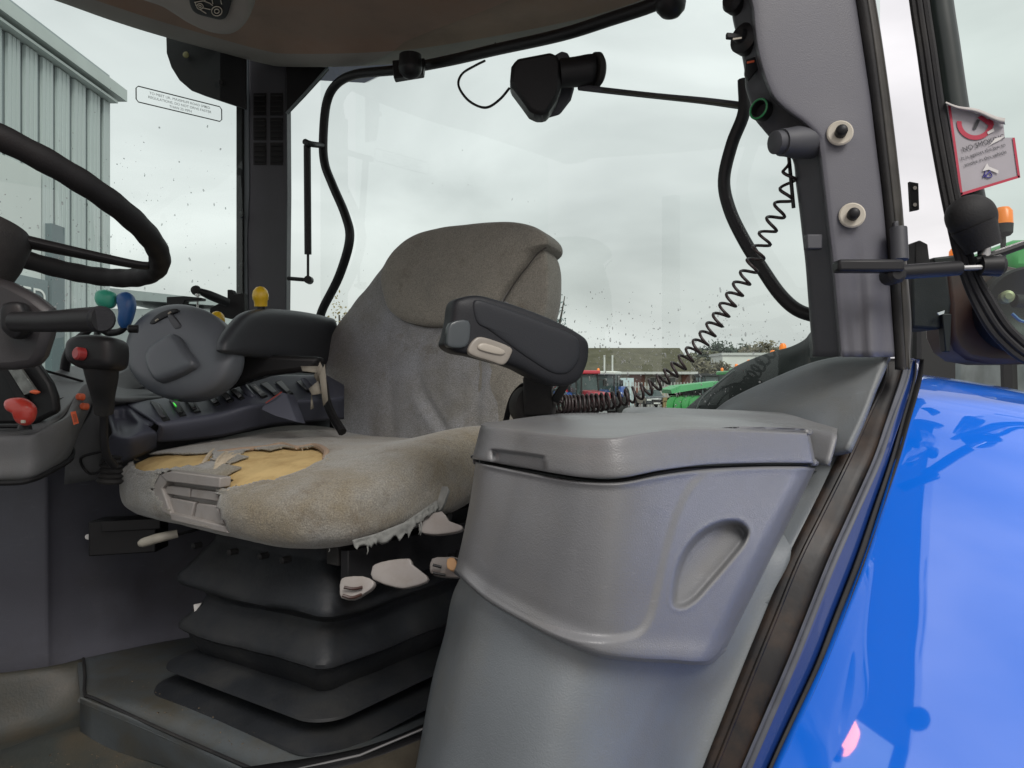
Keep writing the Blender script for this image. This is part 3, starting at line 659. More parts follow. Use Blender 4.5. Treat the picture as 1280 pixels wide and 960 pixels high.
for y in (235, 256): lathe('striker_hole', W(1143.5, y, 1.038), (0, -1, 0), [(0, .003), (.001, .003)], M['cream'], hk, 10)

# ================================================================== DRIVER SEAT
EW = Vector((-.82, .57, 0)); EB = Vector((.57, .82, 0))
def SF(w, b, h):
    p = Vector((-.25, 1.0, 0))+EW*w+EB*b; return Vector((p.x*S, p.y*S, EYE+h*S))
def proj(p): return (640+960*p.x/p.y, 480-960*(p.z-EYE)/p.y)
seat = empty('driver_seat', SF(.25, .25, -.53), 'worn grey cloth driver seat with yellow foam showing through its torn front edge', 'driver seat')
# cushion: rounded box with raised side bolsters
def nz(p, s): return noise.noise(p*s)
def cushion_pt(th, ph, shrink=0.0):
    # th: 0 top .. pi bottom ; ph around
    e1, e2 = .43, .60
    def sp(v, e): return math.copysign(abs(v)**e, v)
    ct, st = math.cos(th), math.sin(th)
    r = sp(st, e2); z = sp(ct, e2)
    x = sp(math.cos(ph), e1)*r; y = sp(math.sin(ph), e1)*r
    w = .275+.298*x; b = .262+.275*y
    wn, bn = x, y
    # thickness and offsets
    bol = abs(wn)**3                                     # side bolsters
    front = smooth(-.35, -1, bn)
    back = smooth(-.2, .9, bn)
    top = -.108+.024*math.exp(-((b-.33)/.12)**2)*smooth(.18, -.02, w)-.02*smooth(.42, .54, b)*smooth(.2, 0, w)+.030*bol*smooth(-1, .2, bn)+.022*smooth(-.5, .5, bn)*bol+.002*(1-bol)-.020*smooth(-.15, -1, bn)*(1-.85*smooth(.2, .42, w))
    bot = -.238+.055*back+.003*abs(wn)**4*(1-back)
    # near front lobe hangs lower, far one too, with a dip at the grille
    bot += -.010*front*math.exp(-((w-.02)/.12)**2)
    mid, hf = (top+bot)/2, (top-bot)/2
    h = mid+hf*z
    if front and z < .9: b += -.012*math.exp(-((wn+.5)/.35)**2)*front*(1-abs(z))
    p = SF(w, b, h)
    n1 = nz(p+Vector((3, 1, 2)), 9)*.006+nz(p, 22)*.0022+nz(p, 60)*.0007
    nrm = Vector((p-SF(.262, .275, -.16))); nrm.normalize()
    return p+nrm*(n1-shrink)
NT, NP = 200, 400
hole1 = sm2([(166, 566), (172, 557), (200, 553), (240, 554), (262, 552), (268, 557), (264, 568), (254, 575), (240, 577), (215, 580), (190, 585), (172, 583), (167, 576)], 4)
hole2 = sm2([(274, 606), (278, 590), (290, 574), (306, 565), (335, 561), (370, 561), (396, 560), (408, 568), (398, 580), (376, 590), (350, 599), (330, 603), (300, 609), (280, 612)], 4)
grille = [(196, 592), (214, 588), (262, 594), (276, 597), (278, 640), (290, 664), (250, 655), (214, 645), (188, 612)]
hole1 = [(x+2, 567+(y-552)*.70) for x, y in hole1]
def ragged(poly, a, sd):
    out = []; m = len(poly)
    for i, (x, y) in enumerate(poly):
        q = noise.noise(Vector((i*.35, sd, 0)))*a+noise.noise(Vector((i*1.3, sd+5, 0)))*a*.5; out.append((x+q*.6, y+q))
    return out
hole1 = ragged(hole1, 1.6, 1); hole2 = ragged(hole2, 2.0, 9)
V = []; G = []
for i in range(NT+1):
    th = math.pi*i/NT
    for j in range(NP):
        ph = 2*math.pi*j/NP
        # finer stations towards the top edge
        V.append(cushion_pt(th, ph))
vis = []; sd = []
for v in V:
    x, y = proj(v); s = min(sdist(x, y, hole1), sdist(x, y, hole2)) if (120 < x < 460 and 530 < y < 640 and v.y < 1.55*S) else 99
    # only the front lip, not the far side behind it
    if s < 99:
        loc = (Vector((v.x/S+.25, v.y/S-1.0, 0))).dot(EB)/(EB.dot(EB)); hh = (v.z-EYE)/S
        if loc > .27 or hh < -.19: s = 99
    sd.append(s)
def gril(v):
    x, y = proj(v); loc = (Vector((v.x/S+.25, v.y/S-1.0, 0))).dot(EB)/(EB.dot(EB))
    return loc < .10 and inpoly(x, y, grille)
F = []
gv = [gril(v) for v in V]
ctr = SF(.262, .275, -.16)
V2 = []
for v, s in zip(V, sd):
    nrm = (v-ctr).normalized()
    if s < 12:        # curled, frayed lip of cloth round each tear
        v = v+nrm*(.0035*math.exp(-((s-1.5)/3.0)**2)+.002*noise.noise(v*110))
    V2.append(v)
for i in range(NT):
    for j in range(NP):
        q = (i*NP+j, i*NP+(j+1) % NP, (i+1)*NP+(j+1) % NP, (i+1)*NP+j)
        if all(sd[k] < 0 for k in q) or sum(sd[k] < 0 for k in q) >= 3: continue
        if all(gv[k] for k in q): continue
        F.append(q)
cu = mk('cushion', V2, F, M['fcush'], seat)
fix_normals(cu)
md = cu.modifiers.new('t', 'SOLIDIFY'); md.thickness = .003; md.offset = -1
# foam core under the cloth
V = []; F = []; a, b = 90, 180
for i in range(a+1):
    for j in range(b):
        v = cushion_pt(math.pi*i/a, 2*math.pi*j/b, .0075); n_ = (v-ctr).normalized(); V.append(v+n_*(.0035*noise.noise(v*38)+.0012*noise.noise(v*120)))
for i in range(a):
    for j in range(b):
        q = (i*b+j, i*b+(j+1) % b, (i+1)*b+(j+1) % b, (i+1)*b+j)
        if any(gril(V[k]) for k in q): continue
        F.append(q)
mk('foam_core', V, F, M['foam'], cu)
# loose threads across the strip between the tears and round the edges
th_ = MB(); rnd = random.Random(5)
def on_cushion(px, py, lift=.002):
    best = None
    for i in range(30, NT, 1):
        pass
    return None
pts_by = [(v, proj(v)) for v, s in zip(V2, sd) if s < 14]
def near_pt(px, py):
    return min(pts_by, key=lambda t: (t[1][0]-px)**2+(t[1][1]-py)**2)[0]
for k in range(13):      # pulled cords between the two tears
    x0 = 268+k*2.6; y0 = 563+k*.5; x1 = x0-15-k*.4+rnd.uniform(-2, 2); y1 = y0+20+rnd.uniform(-2, 3)
    a_, b_ = near_pt(x0, y0), near_pt(x1, y1); mdl = (a_+b_)/2+UP*.004+Vector((rnd.uniform(-.003, .003), -.004, 0))
    th_.add(*tube_g([a_, mdl, b_], rnd.uniform(.0022, .0040), n=6, spl=4))
for poly, n_ in ((hole1, 34), (hole2, 46)):
    for k in range(n_):
        x, y = poly[rnd.randrange(len(poly))]; p = near_pt(x, y); d_ = Vector((rnd.uniform(-.008, .008), rnd.uniform(-.006, 0), rnd.uniform(-.004, .004)))
        th_.add(*tube_g([p, p+d_*.5+UP*.001, p+d_], [.0011, .0008, .0004], n=5, spl=3))
stuff(th_.build('loose_threads', mat('thread', (.46, .39, .29), .95, bump=.6, bscale=400, var=.15, vscale=80), cu))
# hem roll along the upper edge of the big tear
top2 = [near_pt(x, y) for x, y in ((272, 566), (300, 563), (330, 560), (352, 558), (372, 560), (394, 558), (408, 566), (404, 574))]
tube('torn_hem', [p+UP*.001 for p in top2], [.003, .005, .0035, .006, .004, .005, .0065, .0025], mat('hem', (.30, .22, .16), .95, bump=.8, bscale=300), cu, n=8, spl=4)
# adjusting grille at the front of the cushion
gp0 = SF(.32, -.008, -.17); gn = EB
def gq(x, y, o=0): return hitp(x, y, gp0+EB*o, gn)
V = [gq(*p, .012) for p in [(188, 612), (198, 593), (214, 589), (276, 597), (286, 664), (214, 646), (203, 640)]]
gb = prism('adjuster_grille', V, EB*.02, M['beige'], seat, bw=.003)
def bar(pl, o, t, name='grille_bar', bw=.002): return prism(name, [gq(x, y, o) for x, y in pl], EB*t, M['beige'], gb, bw=bw)
bar([(190, 612), (199, 594), (214, 590), (210, 600), (202, 611), (214, 645), (203, 640)], -.006, .02)
bar([(200, 593), (214, 589), (275, 597), (274, 610), (208, 602)], -.008, .022)
bar([(208, 607), (237, 610), (236, 622), (206, 617)], .000, .014)
bar([(239, 611), (272, 615), (272, 627), (238, 622)], .000, .014)
bar([(212, 622), (243, 628), (238, 649), (210, 642)], .002, .012)
bar([(246, 629), (270, 632), (280, 656), (242, 650)], .002, .012)
bar([(212, 641), (282, 658), (285, 667), (214, 651)], -.006, .02)
# torn lining hanging under the near side of the cushion
rnd = random.Random(12); V = []; F = []; nn_ = 60
pth = [(440, 684, 1.06), (470, 676, 1.08), (505, 662, 1.11), (530, 645, 1.135), (546, 634, 1.155)]
for i in range(nn_+1):
    f = i/nn_*(len(pth)-1); k = min(int(f), len(pth)-2); f -= k; x, y, d = [pth[k][q]*(1-f)+pth[k+1][q]*f for q in range(3)]
    t_ = i/nn_; ln_ = (1+13*math.sin(t_*math.pi)**1.2)*(.1+1.7*abs(noise.noise(Vector((i*.17, 3, 0)))))+rnd.uniform(0, 5)*(rnd.random() < .3)
    for q in range(6):
        g_ = q/5; wv = .006*noise.noise(Vector((i*.35, q*.7, 1)))
        V.append(W(x+1.5*math.sin(i*1.1)*g_+g_*3, y-9+(ln_+9)*g_, d-.012+wv))
F = [(i*6+q, i*6+q+1, (i+1)*6+q+1, (i+1)*6+q) for i in range(nn_) for q in range(5)]
ro = mk('torn_lining', V, F, M['rag'], cu); md = ro.modifiers.new('t', 'SOLIDIFY'); md.thickness = .0008
g = MB()
for x, y, ln_ in ((411, 685, 5), (459, 684, 9), (524, 658, 10), (526, 655, 14)): g.add(*tube_g([W(x, y-3, 1.06), W(x+1, y+ln_*.5, 1.055), W(x-.5, y+ln_, 1.055)], [.0012, .0009, .0005], n=5, spl=3))
stuff(g.build('hanging_threads', M['rag'], cu))

# backrest: pillow on a plane leaning back
bn = (EB+UP*-.0+Vector((0, 0, -.16))).normalized(); BP = SF(.22, .50, .05)
back_ol = [(430, 548), (414, 520), (408, 480), (410, 445), (422, 412), (440, 386), (460, 361), (480, 336), (500, 312), (545, 296), (600, 292), (648, 300), (664, 330), (668, 380), (660, 430), (652, 480), (642, 530), (625, 580), (600, 610), (540, 612), (470, 590)]
def wobble(o, amp, s, fn=None):
    me = o.data; c = ORG[o]
    for v in me.vertices:
        p = v.co+c; n_ = noise.noise(p*s)*amp+noise.noise(p*s*2.7+Vector((5, 2, 9)))*amp*.4
        if fn: n_ += fn(*proj(p))
        v.co += bn*n_
bkr = inflate('backrest', back_ol, BP, bn, .03, .075, M['fback'], seat, spl=10, rings=26, p=3.4, pb=3)
def dent(x, y):
    # vertical stitched channels and creases of the worn centre panel
    r = 0
    r += .006*math.exp(-((x-(487+(y-450)*.02))/5.5)**2)*smooth(410, 430, y)
    r += .008*math.exp(-((x-(597-(y-450)*.03))/5.5)**2)*smooth(410, 430, y)
    r += .007*math.exp(-(((x-520)+(y-480)*-.62)/6)**2)*smooth(470, 490, y)*(1-smooth(530, 550, y))
    r -= .005*math.exp(-(((x-508)+(y-480)*-.62)/5)**2)*smooth(470, 490, y)*(1-smooth(530, 550, y))
    r += .005*math.exp(-(((y-416)-(x-500)*.06)/5)**2)*smooth(470, 500, x)*(1-smooth(560, 600, x))
    r -= .003*math.exp(-((x-(560+(y-450)*.08))/9)**2)*smooth(430, 470, y)
    return r
wobble(bkr, .006, 9, dent)
# side wing to the right
wing = [(655, 300), (684, 312), (687, 360), (682, 420), (668, 480), (655, 530), (640, 590), (600, 600), (596, 500), (600, 400), (628, 330)]
wg = inflate('side_bolster', wing, BP+bn*.016, bn, .040, .06, M['fhead'], bkr, spl=8, rings=16, p=3)
wobble(wg, .004, 11)
# headrest pad lying over the upper back
head_ol = [(480, 352), (484, 336), (497, 314), (520, 297), (552, 287), (600, 281), (640, 279), (668, 284), (686, 295), (689, 306), (680, 312), (668, 320), (655, 338), (636, 364), (624, 384), (604, 400), (570, 408), (535, 409), (507, 402), (488, 384)]
hp = inflate('headrest_pad', head_ol, BP-bn*.022, bn, .028, .09, M['fhead'], bkr, spl=10, rings=24, p=4.2, pb=4.5)
wobble(hp, .004, 9)
side_ol = [(678, 311), (685, 318), (688, 345), (686, 380), (676, 405), (650, 410), (626, 395), (627, 384), (640, 362), (658, 336), (668, 321)]
sp_ = inflate('headrest_side', side_ol, BP-bn*.010, bn, .016, .07, M['fhead'], bkr, spl=8, rings=14, p=4)
wobble(sp_, .003, 11)
seam = [(683, 309), (672, 317), (660, 332), (646, 350), (632, 372), (624, 390)]
tube('headrest_piping', [hitp(x, y, BP-bn*.036, bn) for x, y in seam], .0016, mat('dark_piping', (.05, .045, .04), .8), bkr, n=6)
tube('headrest_piping', [hitp(x, y, BP-bn*.034, bn) for x, y in ((482, 362), (487, 382), (502, 399), (530, 408), (555, 409))], .0014, mat('dark_piping', (.07, .065, .055), .8), bkr, n=6)
# back shell behind
sh = inflate('back_shell', [(415, 500), (420, 430), (470, 360), (530, 305), (640, 296), (684, 310), (690, 400), (670, 500), (640, 590), (440, 570)], BP+bn*.075, bn, .02, .03, M['black'], bkr, spl=6, rings=8, p=5)
# near armrest
an = (EB*.12-EW*1.0).normalized(); AP = W(650, 425, 1.0)
an = Vector((.42, -.90, .0)).normalized()
arm_ol = [(553, 432), (556, 418), (560, 400), (563, 380), (572, 373), (592, 370), (615, 375), (650, 386), (690, 402), (718, 417), (730, 428), (731, 445), (728, 458), (720, 474), (706, 482), (690, 482), (668, 474), (640, 460), (612, 452), (585, 445), (565, 441)]
arm = inflate('armrest', arm_ol, AP, an, .022, .035, M['arm'], seat, spl=8, rings=12, p=5)
inner_ol = [(592, 376), (620, 382), (680, 404), (716, 420), (723, 432), (722, 450), (712, 464), (700, 468), (684, 464), (655, 446), (630, 428), (608, 412), (594, 402)]
inflate('armrest_pad', inner_ol, AP-an.copy()*(-1 if an.y < 0 else 1)*.018, an, .007, .01, mat('pad_vinyl', (.019, .021, .025), .5, spec=.3, bump=.3, bscale=700), arm, spl=6, rings=8, p=5)
AN = -an if an.y < 0 else an
inflate('armrest_button', [(558, 424), (562, 404), (584, 401), (586, 420), (580, 434), (560, 434)], AP-AN*.019, an, .006, .01, mat('button_grey', (.05, .06, .065), .3), arm, spl=3, rings=6, p=8)
dl = inflate('height_dial', [(584, 436), (592, 424), (604, 422), (636, 434), (637, 444), (628, 456), (612, 452), (588, 444)], AP-AN*.020, an, .006, .01, mat('dial_plastic', (.24, .22, .19), .35, var=.1, vscale=40), arm, spl=4, rings=6, p=8)
inflate('dial_slot', [(597, 432), (606, 429), (630, 438), (626, 444), (600, 438)], AP-AN*.026, an, .003, .005, mat('dial_slot_plastic', (.36, .33, .28), .35), dl, spl=3, rings=5, p=4)
lathe('armrest_pivot', W(668, 508, 1.12), (.3, -1, 0), [(-.03, .036), (.0, .038), (.010, .036), (.013, .028), (.013, .012), (.016, .010)], M['blackm'], arm, 28)
prism('armrest_post', [W(654, 470, 1.08), W(690, 478, 1.08), W(690, 520, 1.10), W(655, 520, 1.10)], VY*.03*S, M['blackm'], arm, bw=.004)
prism('armrest_strut', [W(702, 478, 1.03), W(716, 474, 1.03), W(698, 505, 1.1), (W(688, 500, 1.1))], VY*.02, M['black'], arm, bw=.002)
tube('belt_strap', [W(632, 528, 1.19), W(640, 498, 1.17), W(652, 482, 1.14), W(664, 478, 1.12)], .006, M['black'], arm, n=8, flat=.4)
tube('belt_strap', [W(645, 525, 1.17), W(648, 500, 1.15), W(658, 486, 1.12)], .005, M['blackm'], arm, n=8, flat=.4)
# far armrest behind
FP = W(276, 425, 1.30); fn = Vector((.984, -.178, 0))
far_ol = [(275, 434), (280, 420), (292, 403), (306, 391), (330, 386), (370, 389), (405, 396), (416, 402), (418, 425), (416, 450), (400, 456), (360, 452), (310, 446), (279, 441)]
fa = inflate('armrest', far_ol, FP, fn, .022, .022, mat('far_arm_vinyl', (.034, .037, .043), .42, bump=.35, bscale=700), seat, spl=8, rings=10, p=4)
pxprism('armrest_underside', [(292, 444), (404, 455), (404, 468), (350, 464), (298, 452)], 1.50, .03, M['black'], fa, bw=.003)
# torn rag at the far side of the backrest
g = MB()
for pl in ([(400, 452), (408, 470), (398, 480), (392, 470)], [(398, 476), (402, 492), (390, 494), (386, 486)], [(406, 455), (410, 500), (404, 508), (399, 470)], [(376, 458), (398, 458), (396, 466), (378, 464)], [(389, 492), (392, 510), (388, 512)]):
    k = len(pl); g.add([W(x, y, 1.38+random.uniform(-.01, .01)) for x, y in pl], [tuple(range(k))])
ro = stuff(g.build('torn_lining', mat('rag_beige', (.25, .23, .19), .95, bump=.6, bscale=200), fa, auto=None)); ro.modifiers.new('t', 'SOLIDIFY').thickness = .001
# suspension: bellows, base, frame
def ring(z, o, wn=.232, bnn=.25, half=None, rc=.045, n=8, hw=None):
    P_ = []; hw = hw if hw else o-.018; hb = o
    for cx, cy, a0 in ((1, 1, 0), (-1, 1, 90), (-1, -1, 180), (1, -1, 270)):
        for k in range(n+1):
            a = math.radians(a0+90*k/n); P_.append(SF(wn+cx*(hw-rc)+rc*math.cos(a), bnn+cy*(hb-rc)+rc*math.sin(a), z))
    return P_
def ringloft(rings):
    n = len(rings[0]); V = []; F = []
    for r in rings: V += r
    for i in range(len(rings)-1):
        for j in range(n): F.append((i*n+j, i*n+(j+1) % n, (i+1)*n+(j+1) % n, (i+1)*n+j))
    F.append(tuple(range(n))[::-1]); F.append(tuple((len(rings)-1)*n+k for k in range(n)))
    return V, F
rs = [(-.215, .162), (-.240, .160), (-.256, .159), (-.262, .162), (-.290, .182), (-.316, .199), (-.323, .202), (-.329, .202), (-.333, .198), (-.336, .184), (-.342, .174), (-.350, .170), (-.356, .172), (-.372, .184), (-.390, .199), (-.397, .203), (-.403, .203), (-.407, .198), (-.410, .192), (-.422, .188), (-.438, .178), (-.452, .168), (-.47, .16)]
def rough(P_, z, o):
    out = []; m = len(P_)
    for i, p in enumerate(P_):
        c0 = SF(.25, .25, z); v_ = (p-c0); k_ = noise.noise(Vector((p.x*9, p.y*9, z*14)))*.016+noise.noise(Vector((p.x*24, p.y*24, z*30)))*.006
        out.append(c0+v_*(1+k_*2)+UP*noise.noise(Vector((p.x*7+4, p.y*7, z*6)))*.010)
    return out
def dense(P_, k=6):
    out = []
    for a_, b_ in zip(P_, P_[1:]+P_[:1]):
        n_ = k if (b_-a_).length > .05 else 1
        for q in range(n_): out.append(a_.lerp(b_, q/n_))
    return out
bl = MB().add(*ringloft([rough(dense(ring(z, o, rc=.022), 14), z, o) for z, o in rs])).build('bellows', M['bellows'], seat, auto=42)
for r_, z0 in ((.2145, -.30), (.215, -.405)):
    pass
o = MB().add(*ringloft([ring(-.446, .17), ring(-.456, .212, rc=.05), ring(-.462, .222, rc=.05), ring(-.466, .223, rc=.05), ring(-.468, .219, rc=.05), ring(-.470, .18)])).build('base_plate', M['bellows'], seat, auto=35)
o = MB().add(*ringloft([ring(-.484, .19), ring(-.494, .226, rc=.06), ring(-.500, .238, rc=.06), ring(-.504, .239, rc=.06), ring(-.506, .234, rc=.06), ring(-.508, .2)])).build('base_skirt', M['bellows'], seat, auto=35)
o = MB().add(*ringloft([ring(-.178, .19, rc=.02), ring(-.225, .19, rc=.02), ring(-.228, .175, rc=.02)])).build('seat_frame', M['black'], seat, auto=35); bev(o, .002)
o = MB().add(*ringloft([ring(-.47, .15, rc=.02), ring(-.53, .15, rc=.02)])).build('seat_pedestal', M['black'], seat)
# side rail assembly at the near side
g = MB().add(*box_g(SF(.055, .27, -.235), EB*.2*S, EW*.012*S, UP*.022*S)); o = g.build('slide_rail', M['blackm'], seat, auto=30); bev(o, .002)
g = MB().add(*box_g(SF(.03, .24, -.262), EB*.17*S, EW*.008*S, UP*.03*S)); o = g.build('slide_rail', M['black'], seat, auto=30); bev(o, .002)
for i, (x, y) in enumerate(((290, 690), (328, 695), (356, 700), (245, 682))):
    lathe('frame_screw', W(x, y, 1.075+(390-x)*.0011), (-.57, -.82, 0), [(-.01, .006), (.006, .006), (.008, .003)], M['blackm'], seat, 10)
# beige levers
def pad(name, ol, d, *a_, **k_):
    cx_ = sum(p[0] for p in ol)/len(ol); cy_ = sum(p[1] for p in ol)/len(ol)
    o_ = pad0(name, ol, d, *a_, **k_)
    tube('lever_stem', [W(cx_+2, cy_-1, d+.006), W(cx_+6, cy_-6, d+.04), W(cx_+8, cy_-14, d+.09)], .007, M['black'], o_, n=8, spl=2)
    return o_
def pad0(name, ol, d, th=.012, m='beige', rot=None, spl=2, front=.007):
    return inflate(name, ol, W(sum(p[0] for p in ol)/len(ol), sum(p[1] for p in ol)/len(ol), d), Vector((.15, 1, -.45)), front, th, M[m], seat, spl=spl, rings=9, p=9, pb=5)
lv = pad('height_lever', [(427, 727), (433, 722), (455, 721), (468, 727), (467, 735), (456, 743), (442, 750), (428, 748), (426, 738)], 1.04)
for pl in ([(430, 734), (442, 736), (453, 734)], [(428, 744), (440, 747), (452, 743)]):
    tube('lever_groove', [W(x, y, 1.028) for x, y in pl], .0024, M['rust'], lv, n=6)
pad('ride_lever', [(466, 712), (470, 706), (488, 701), (513, 699), (516, 706), (534, 720), (534, 728), (512, 735), (496, 735), (467, 725)], 1.06, .010)
lv = pad('slide_lever', [(538, 712), (541, 699), (556, 697), (577, 699), (580, 720), (560, 722), (542, 719)], 1.12)
for pl in ([(541, 706), (552, 709)], [(541, 716), (557, 719)]): tube('lever_groove', [W(x, y, 1.105) for x, y in pl], .0025, M['black'], lv, n=6)
pad('lever_tip', [(560, 700), (568, 698), (572, 706), (568, 714), (560, 711)], 1.10, m='orange').data.materials[0] = mat('pale_orange_tip', (.72, .42, .2), .5)
pad('tilt_lever', [(524, 664), (530, 648), (553, 640), (562, 652), (578, 658), (577, 664), (558, 668), (540, 669)], 1.13, .012)
pad('belt_tongue', [(534, 612), (560, 609), (560, 620), (552, 638), (540, 642), (532, 628)], 1.16, .006, 'rag')
tube('front_lever', [W(174, 680, 1.24), W(180, 678, 1.24), W(200, 672, 1.24), W(222, 667, 1.25)], [.0055, .0085, .0088, .0075], M['cream'] if 0 else mat('dull_cream', (.34, .32, .27), .5, var=.15, vscale=40), seat, n=12)
tube('lever_rod', [W(222, 668, 1.25), W(245, 662, 1.27), W(262, 656, 1.29)], .003, M['black'], seat, n=6)
# document drawer left of the seat
dw = MB().add(*box_g(W(162, 668, 1.40), VX*.052*S+VY*.02, VY*.03, UP*.031*S)).build('drawer', M['black'], seat, auto=30); bev(dw, .003)
box('drawer_lid', W(165, 656, 1.365), VX*.045*S+VY*.018, VY*.004, UP*.010*S, M['black'], dw)

# ================================================================== STORAGE BOX on the near inner fender
bx = empty('storage_box', W(760, 825, .80), 'moulded grey plastic storage box with hinged lid and oval cup recess', 'storage box')
T = [(606, 575, .97), (597, 577, .778), (650, 588, .72), (700, 597, .685), (735, 601, .662), (778, 601, .655), (826, 592, .685), (883, 585, .745), (950, 582, .815), (1003, 582, .865), (1017, 584, .89), (1021, 584, .97)]
B = [(580, 718, .97), (570, 714, .80), (606, 748, .745), (655, 777, .705), (700, 800, .68), (748, 818, .672), (795, 824, .69), (838, 826, .72), (868, 828, .745), (888, 826, .77), (904, 811, .80), (912, 808, .88)]
grid = []
grid.append([(a, b+1, c+.03) for a, b, c in T])
for f, fl in ((.01, 0), (.06, 0), (.2, 0), (.4, 0), (.6, 0), (.78, 0), (.88, 0), (.95, -.003), (.985, -.002), (1.0, .004)):
    row = []
    for i, (t, b) in enumerate(zip(T, B)):
        q = [t[k]+(b[k]-t[k])*f for k in range(3)]
        if i in (1, 0): q[0] += 2*math.sin(f*math.pi)
        q[2] += .010*math.sin(min(1, f*1.1)*math.pi)*(-.4)+fl
        row.append(tuple(q))
    grid.append(row)
grid.append([(a+2, b+3, c+.03) for a, b, c in B]); grid.append([(a+4, b-2, c+.12) for a, b, c in B])
rear = sm2([(1040, 574), (905, 586), (872, 598), (849, 635), (833, 685), (822, 735), (812, 772), (797, 791), (765, 798), (715, 795), (660, 776), (605, 744), (560, 705), (530, 700), (540, 760), (640, 840), (740, 890), (920, 890), (1060, 760), (1080, 640)], 5)
cup = sm2([(839, 752), (841, 728), (848, 702), (860, 680), (878, 662), (902, 651), (924, 651), (936, 663), (933, 678), (916, 700), (890, 730), (872, 750), (856, 760), (844, 760)], 5)
cup2 = sm2([(861, 764), (864, 738), (872, 722), (888, 713), (902, 706), (918, 692), (945, 690), (900, 745), (875, 770)], 4)
def dbox(x, y):
    r = 0
    s = sdist(x, y, rear); r -= .0055*(1-smooth(-7, 7, s))
    # outer edge rolls away along the slanted right side
    t_ = ((x-1018)*228+(y-584)*113)/254.5    # px to the left of the slanted edge is negative
    if x > 860 and t_ > -24: r += .030*((t_+24)/24)**2.2
    if x > 825:
        s = sdist(x, y, cup)
        if s < 8:
            ins = 1-smooth(-7, 0, s); r += .034*ins-.0008*math.exp(-((s-2.5)/2.5)**2)
            if s < 0: r -= .016*ins*smooth(-18, 26, ((x-868)*.75+(y-720)*.66))
    return r
body = patch('box_body', grid, M['plastic'], bx, nu=22, nv=18, disp=dbox, thick=.004)
# lid
LT = [(612, 529, .97), (603, 531, .79), (650, 537, .725), (690, 542, .69), (730, 546, .667), (768, 546, .657), (807, 540, .675), (859, 535, .725), (935, 537, .80), (1000, 540, .862), (1009, 541, .885), (1012, 541, .97)]
LB = [(600, 572, .97), (593, 573, .782), (645, 582, .72), (690, 590, .682), (732, 596, .658), (778, 596, .650), (826, 587, .678), (883, 580, .74), (950, 578, .812), (1008, 578, .868), (1017, 578, .892), (1020, 578, .97)]
BK = [(690, 518, 1.12), (700, 517, 1.13), (725, 516, 1.13), (750, 516, 1.12), (780, 516, 1.10), (810, 517, 1.08), (850, 519, 1.06), (890, 522, 1.03), (935, 526, .99), (985, 534, .945), (1010, 540, .92), (1013, 540, .97)]
grid = [[(a+2, b-1, c+.03) for a, b, c in LB], [(a, b+1.0, c+.006) for a, b, c in LB], [(a, b-1.5, c) for a, b, c in LB]]
for f in (.3, .6, .85): grid.append([tuple(b[k]+(t[k]-b[k])*f-(.002 if k == 2 else 0) for k in range(3)) for t, b in zip(LT, LB)])
grid.append([(a, b+2, c-.001) for a, b, c in LT]); grid.append([(a, b, c+.006) for a, b, c in LT])
for f in (.06, .3, .6, .9, 1): # across the top, depth follows a level plane
    row = []
    for t, b in zip(LT, BK):
        # straight line in space between the edge point and the back point
        p = W(*t).lerp(W(*b), f); d = p.y/S; row.append((640+960*p.x/p.y, 480-960*(p.z-EYE)/p.y-(.7*math.sin(f*math.pi)), d))
    grid.append(row)
notch = [(616, 561), (680, 570), (683, 592), (615, 583)]
groove = sm2([(770, 521), (830, 523), (905, 530), (900, 532), (820, 526)], 3)
def dlid(x, y):
    r = 0
    if x < 700 and y > 553: r += .012*(1-smooth(-2.5, .5, sdist(x, y, notch)))
    return r
lid = patch('box_lid', grid, M['plastic'], bx, nu=14, nv=9, disp=dlid, thick=.004)
tube('lid_groove', [W(770, 520.5, 1.03), W(800, 523, .985), W(835, 526, .945)], .002, M['trim_dark'], lid, n=6)
patch('box_rim', [[(600, 575, .80), (650, 585, .74), (735, 598, .68), (780, 598, .675), (826, 589, .70), (883, 583, .76), (1010, 581, .90)], [(598, 583, .80), (650, 594, .74), (735, 606, .68), (780, 606, .675), (826, 597, .70), (883, 590, .76), (1010, 588, .90)]], M['black'], bx, nu=6, nv=2, thick=.004)

# ================================================================== STEERING WHEEL AND COLUMN
d0 = .85; C0 = W(-24, 246, d0); RW = .190*S
u = Vector((math.cos(math.radians(13)), 0, -math.sin(math.radians(13)))); m_ = Vector((.06, -.95, .285)).normalized()
m_ = (m_-u*m_.dot(u)).normalized(); ax = u.cross(m_).normalized()
if ax.z < 0: ax = -ax
whl = empty('steering_wheel', C0-ax*.05, 'black steering wheel with finger grips and one spoke in view', 'steering wheel')
n = 160; pts = []; rad = []
for i in range(n):
    a = 2*math.pi*i/n; pts.append(C0+(u*math.cos(a)+m_*math.sin(a))*(RW)); rad.append(.0122*S+.0005*math.cos(a*34))
tube('rim', pts, rad, mat('wheel_rubber', (.010, .010, .0105), .6, spec=.25, bump=.4, bscale=600, var=.15), whl, n=16, spl=0, closed=True)
sp = MB()
sp.add(*tube_g([C0-ax*.045+u*.02, C0-ax*.038+u*.07-m_*.02, C0-ax*.012+(u*.86-m_*.46)*(RW-.03), C0+(u*.86-m_*.5)*(RW-.004)], [.018, .014, .010, .009], n=12, flat=.6))
sp.add(*tube_g([C0-ax*.045+m_*.02, C0-ax*.03+m_*.1, C0+m_*(RW-.004)], [.02, .016, .012], n=12, flat=.7))
sp.add(*tube_g([C0-ax*.045-m_*.02-u*.02, C0-ax*.03-m_*.08-u*.08, C0-(m_*.7+u*.7)*(RW-.004)], [.02, .016, .012], n=12, flat=.7))
sp.build('spoke', M['black'], whl)
hubc = W(-12, 290, .84)
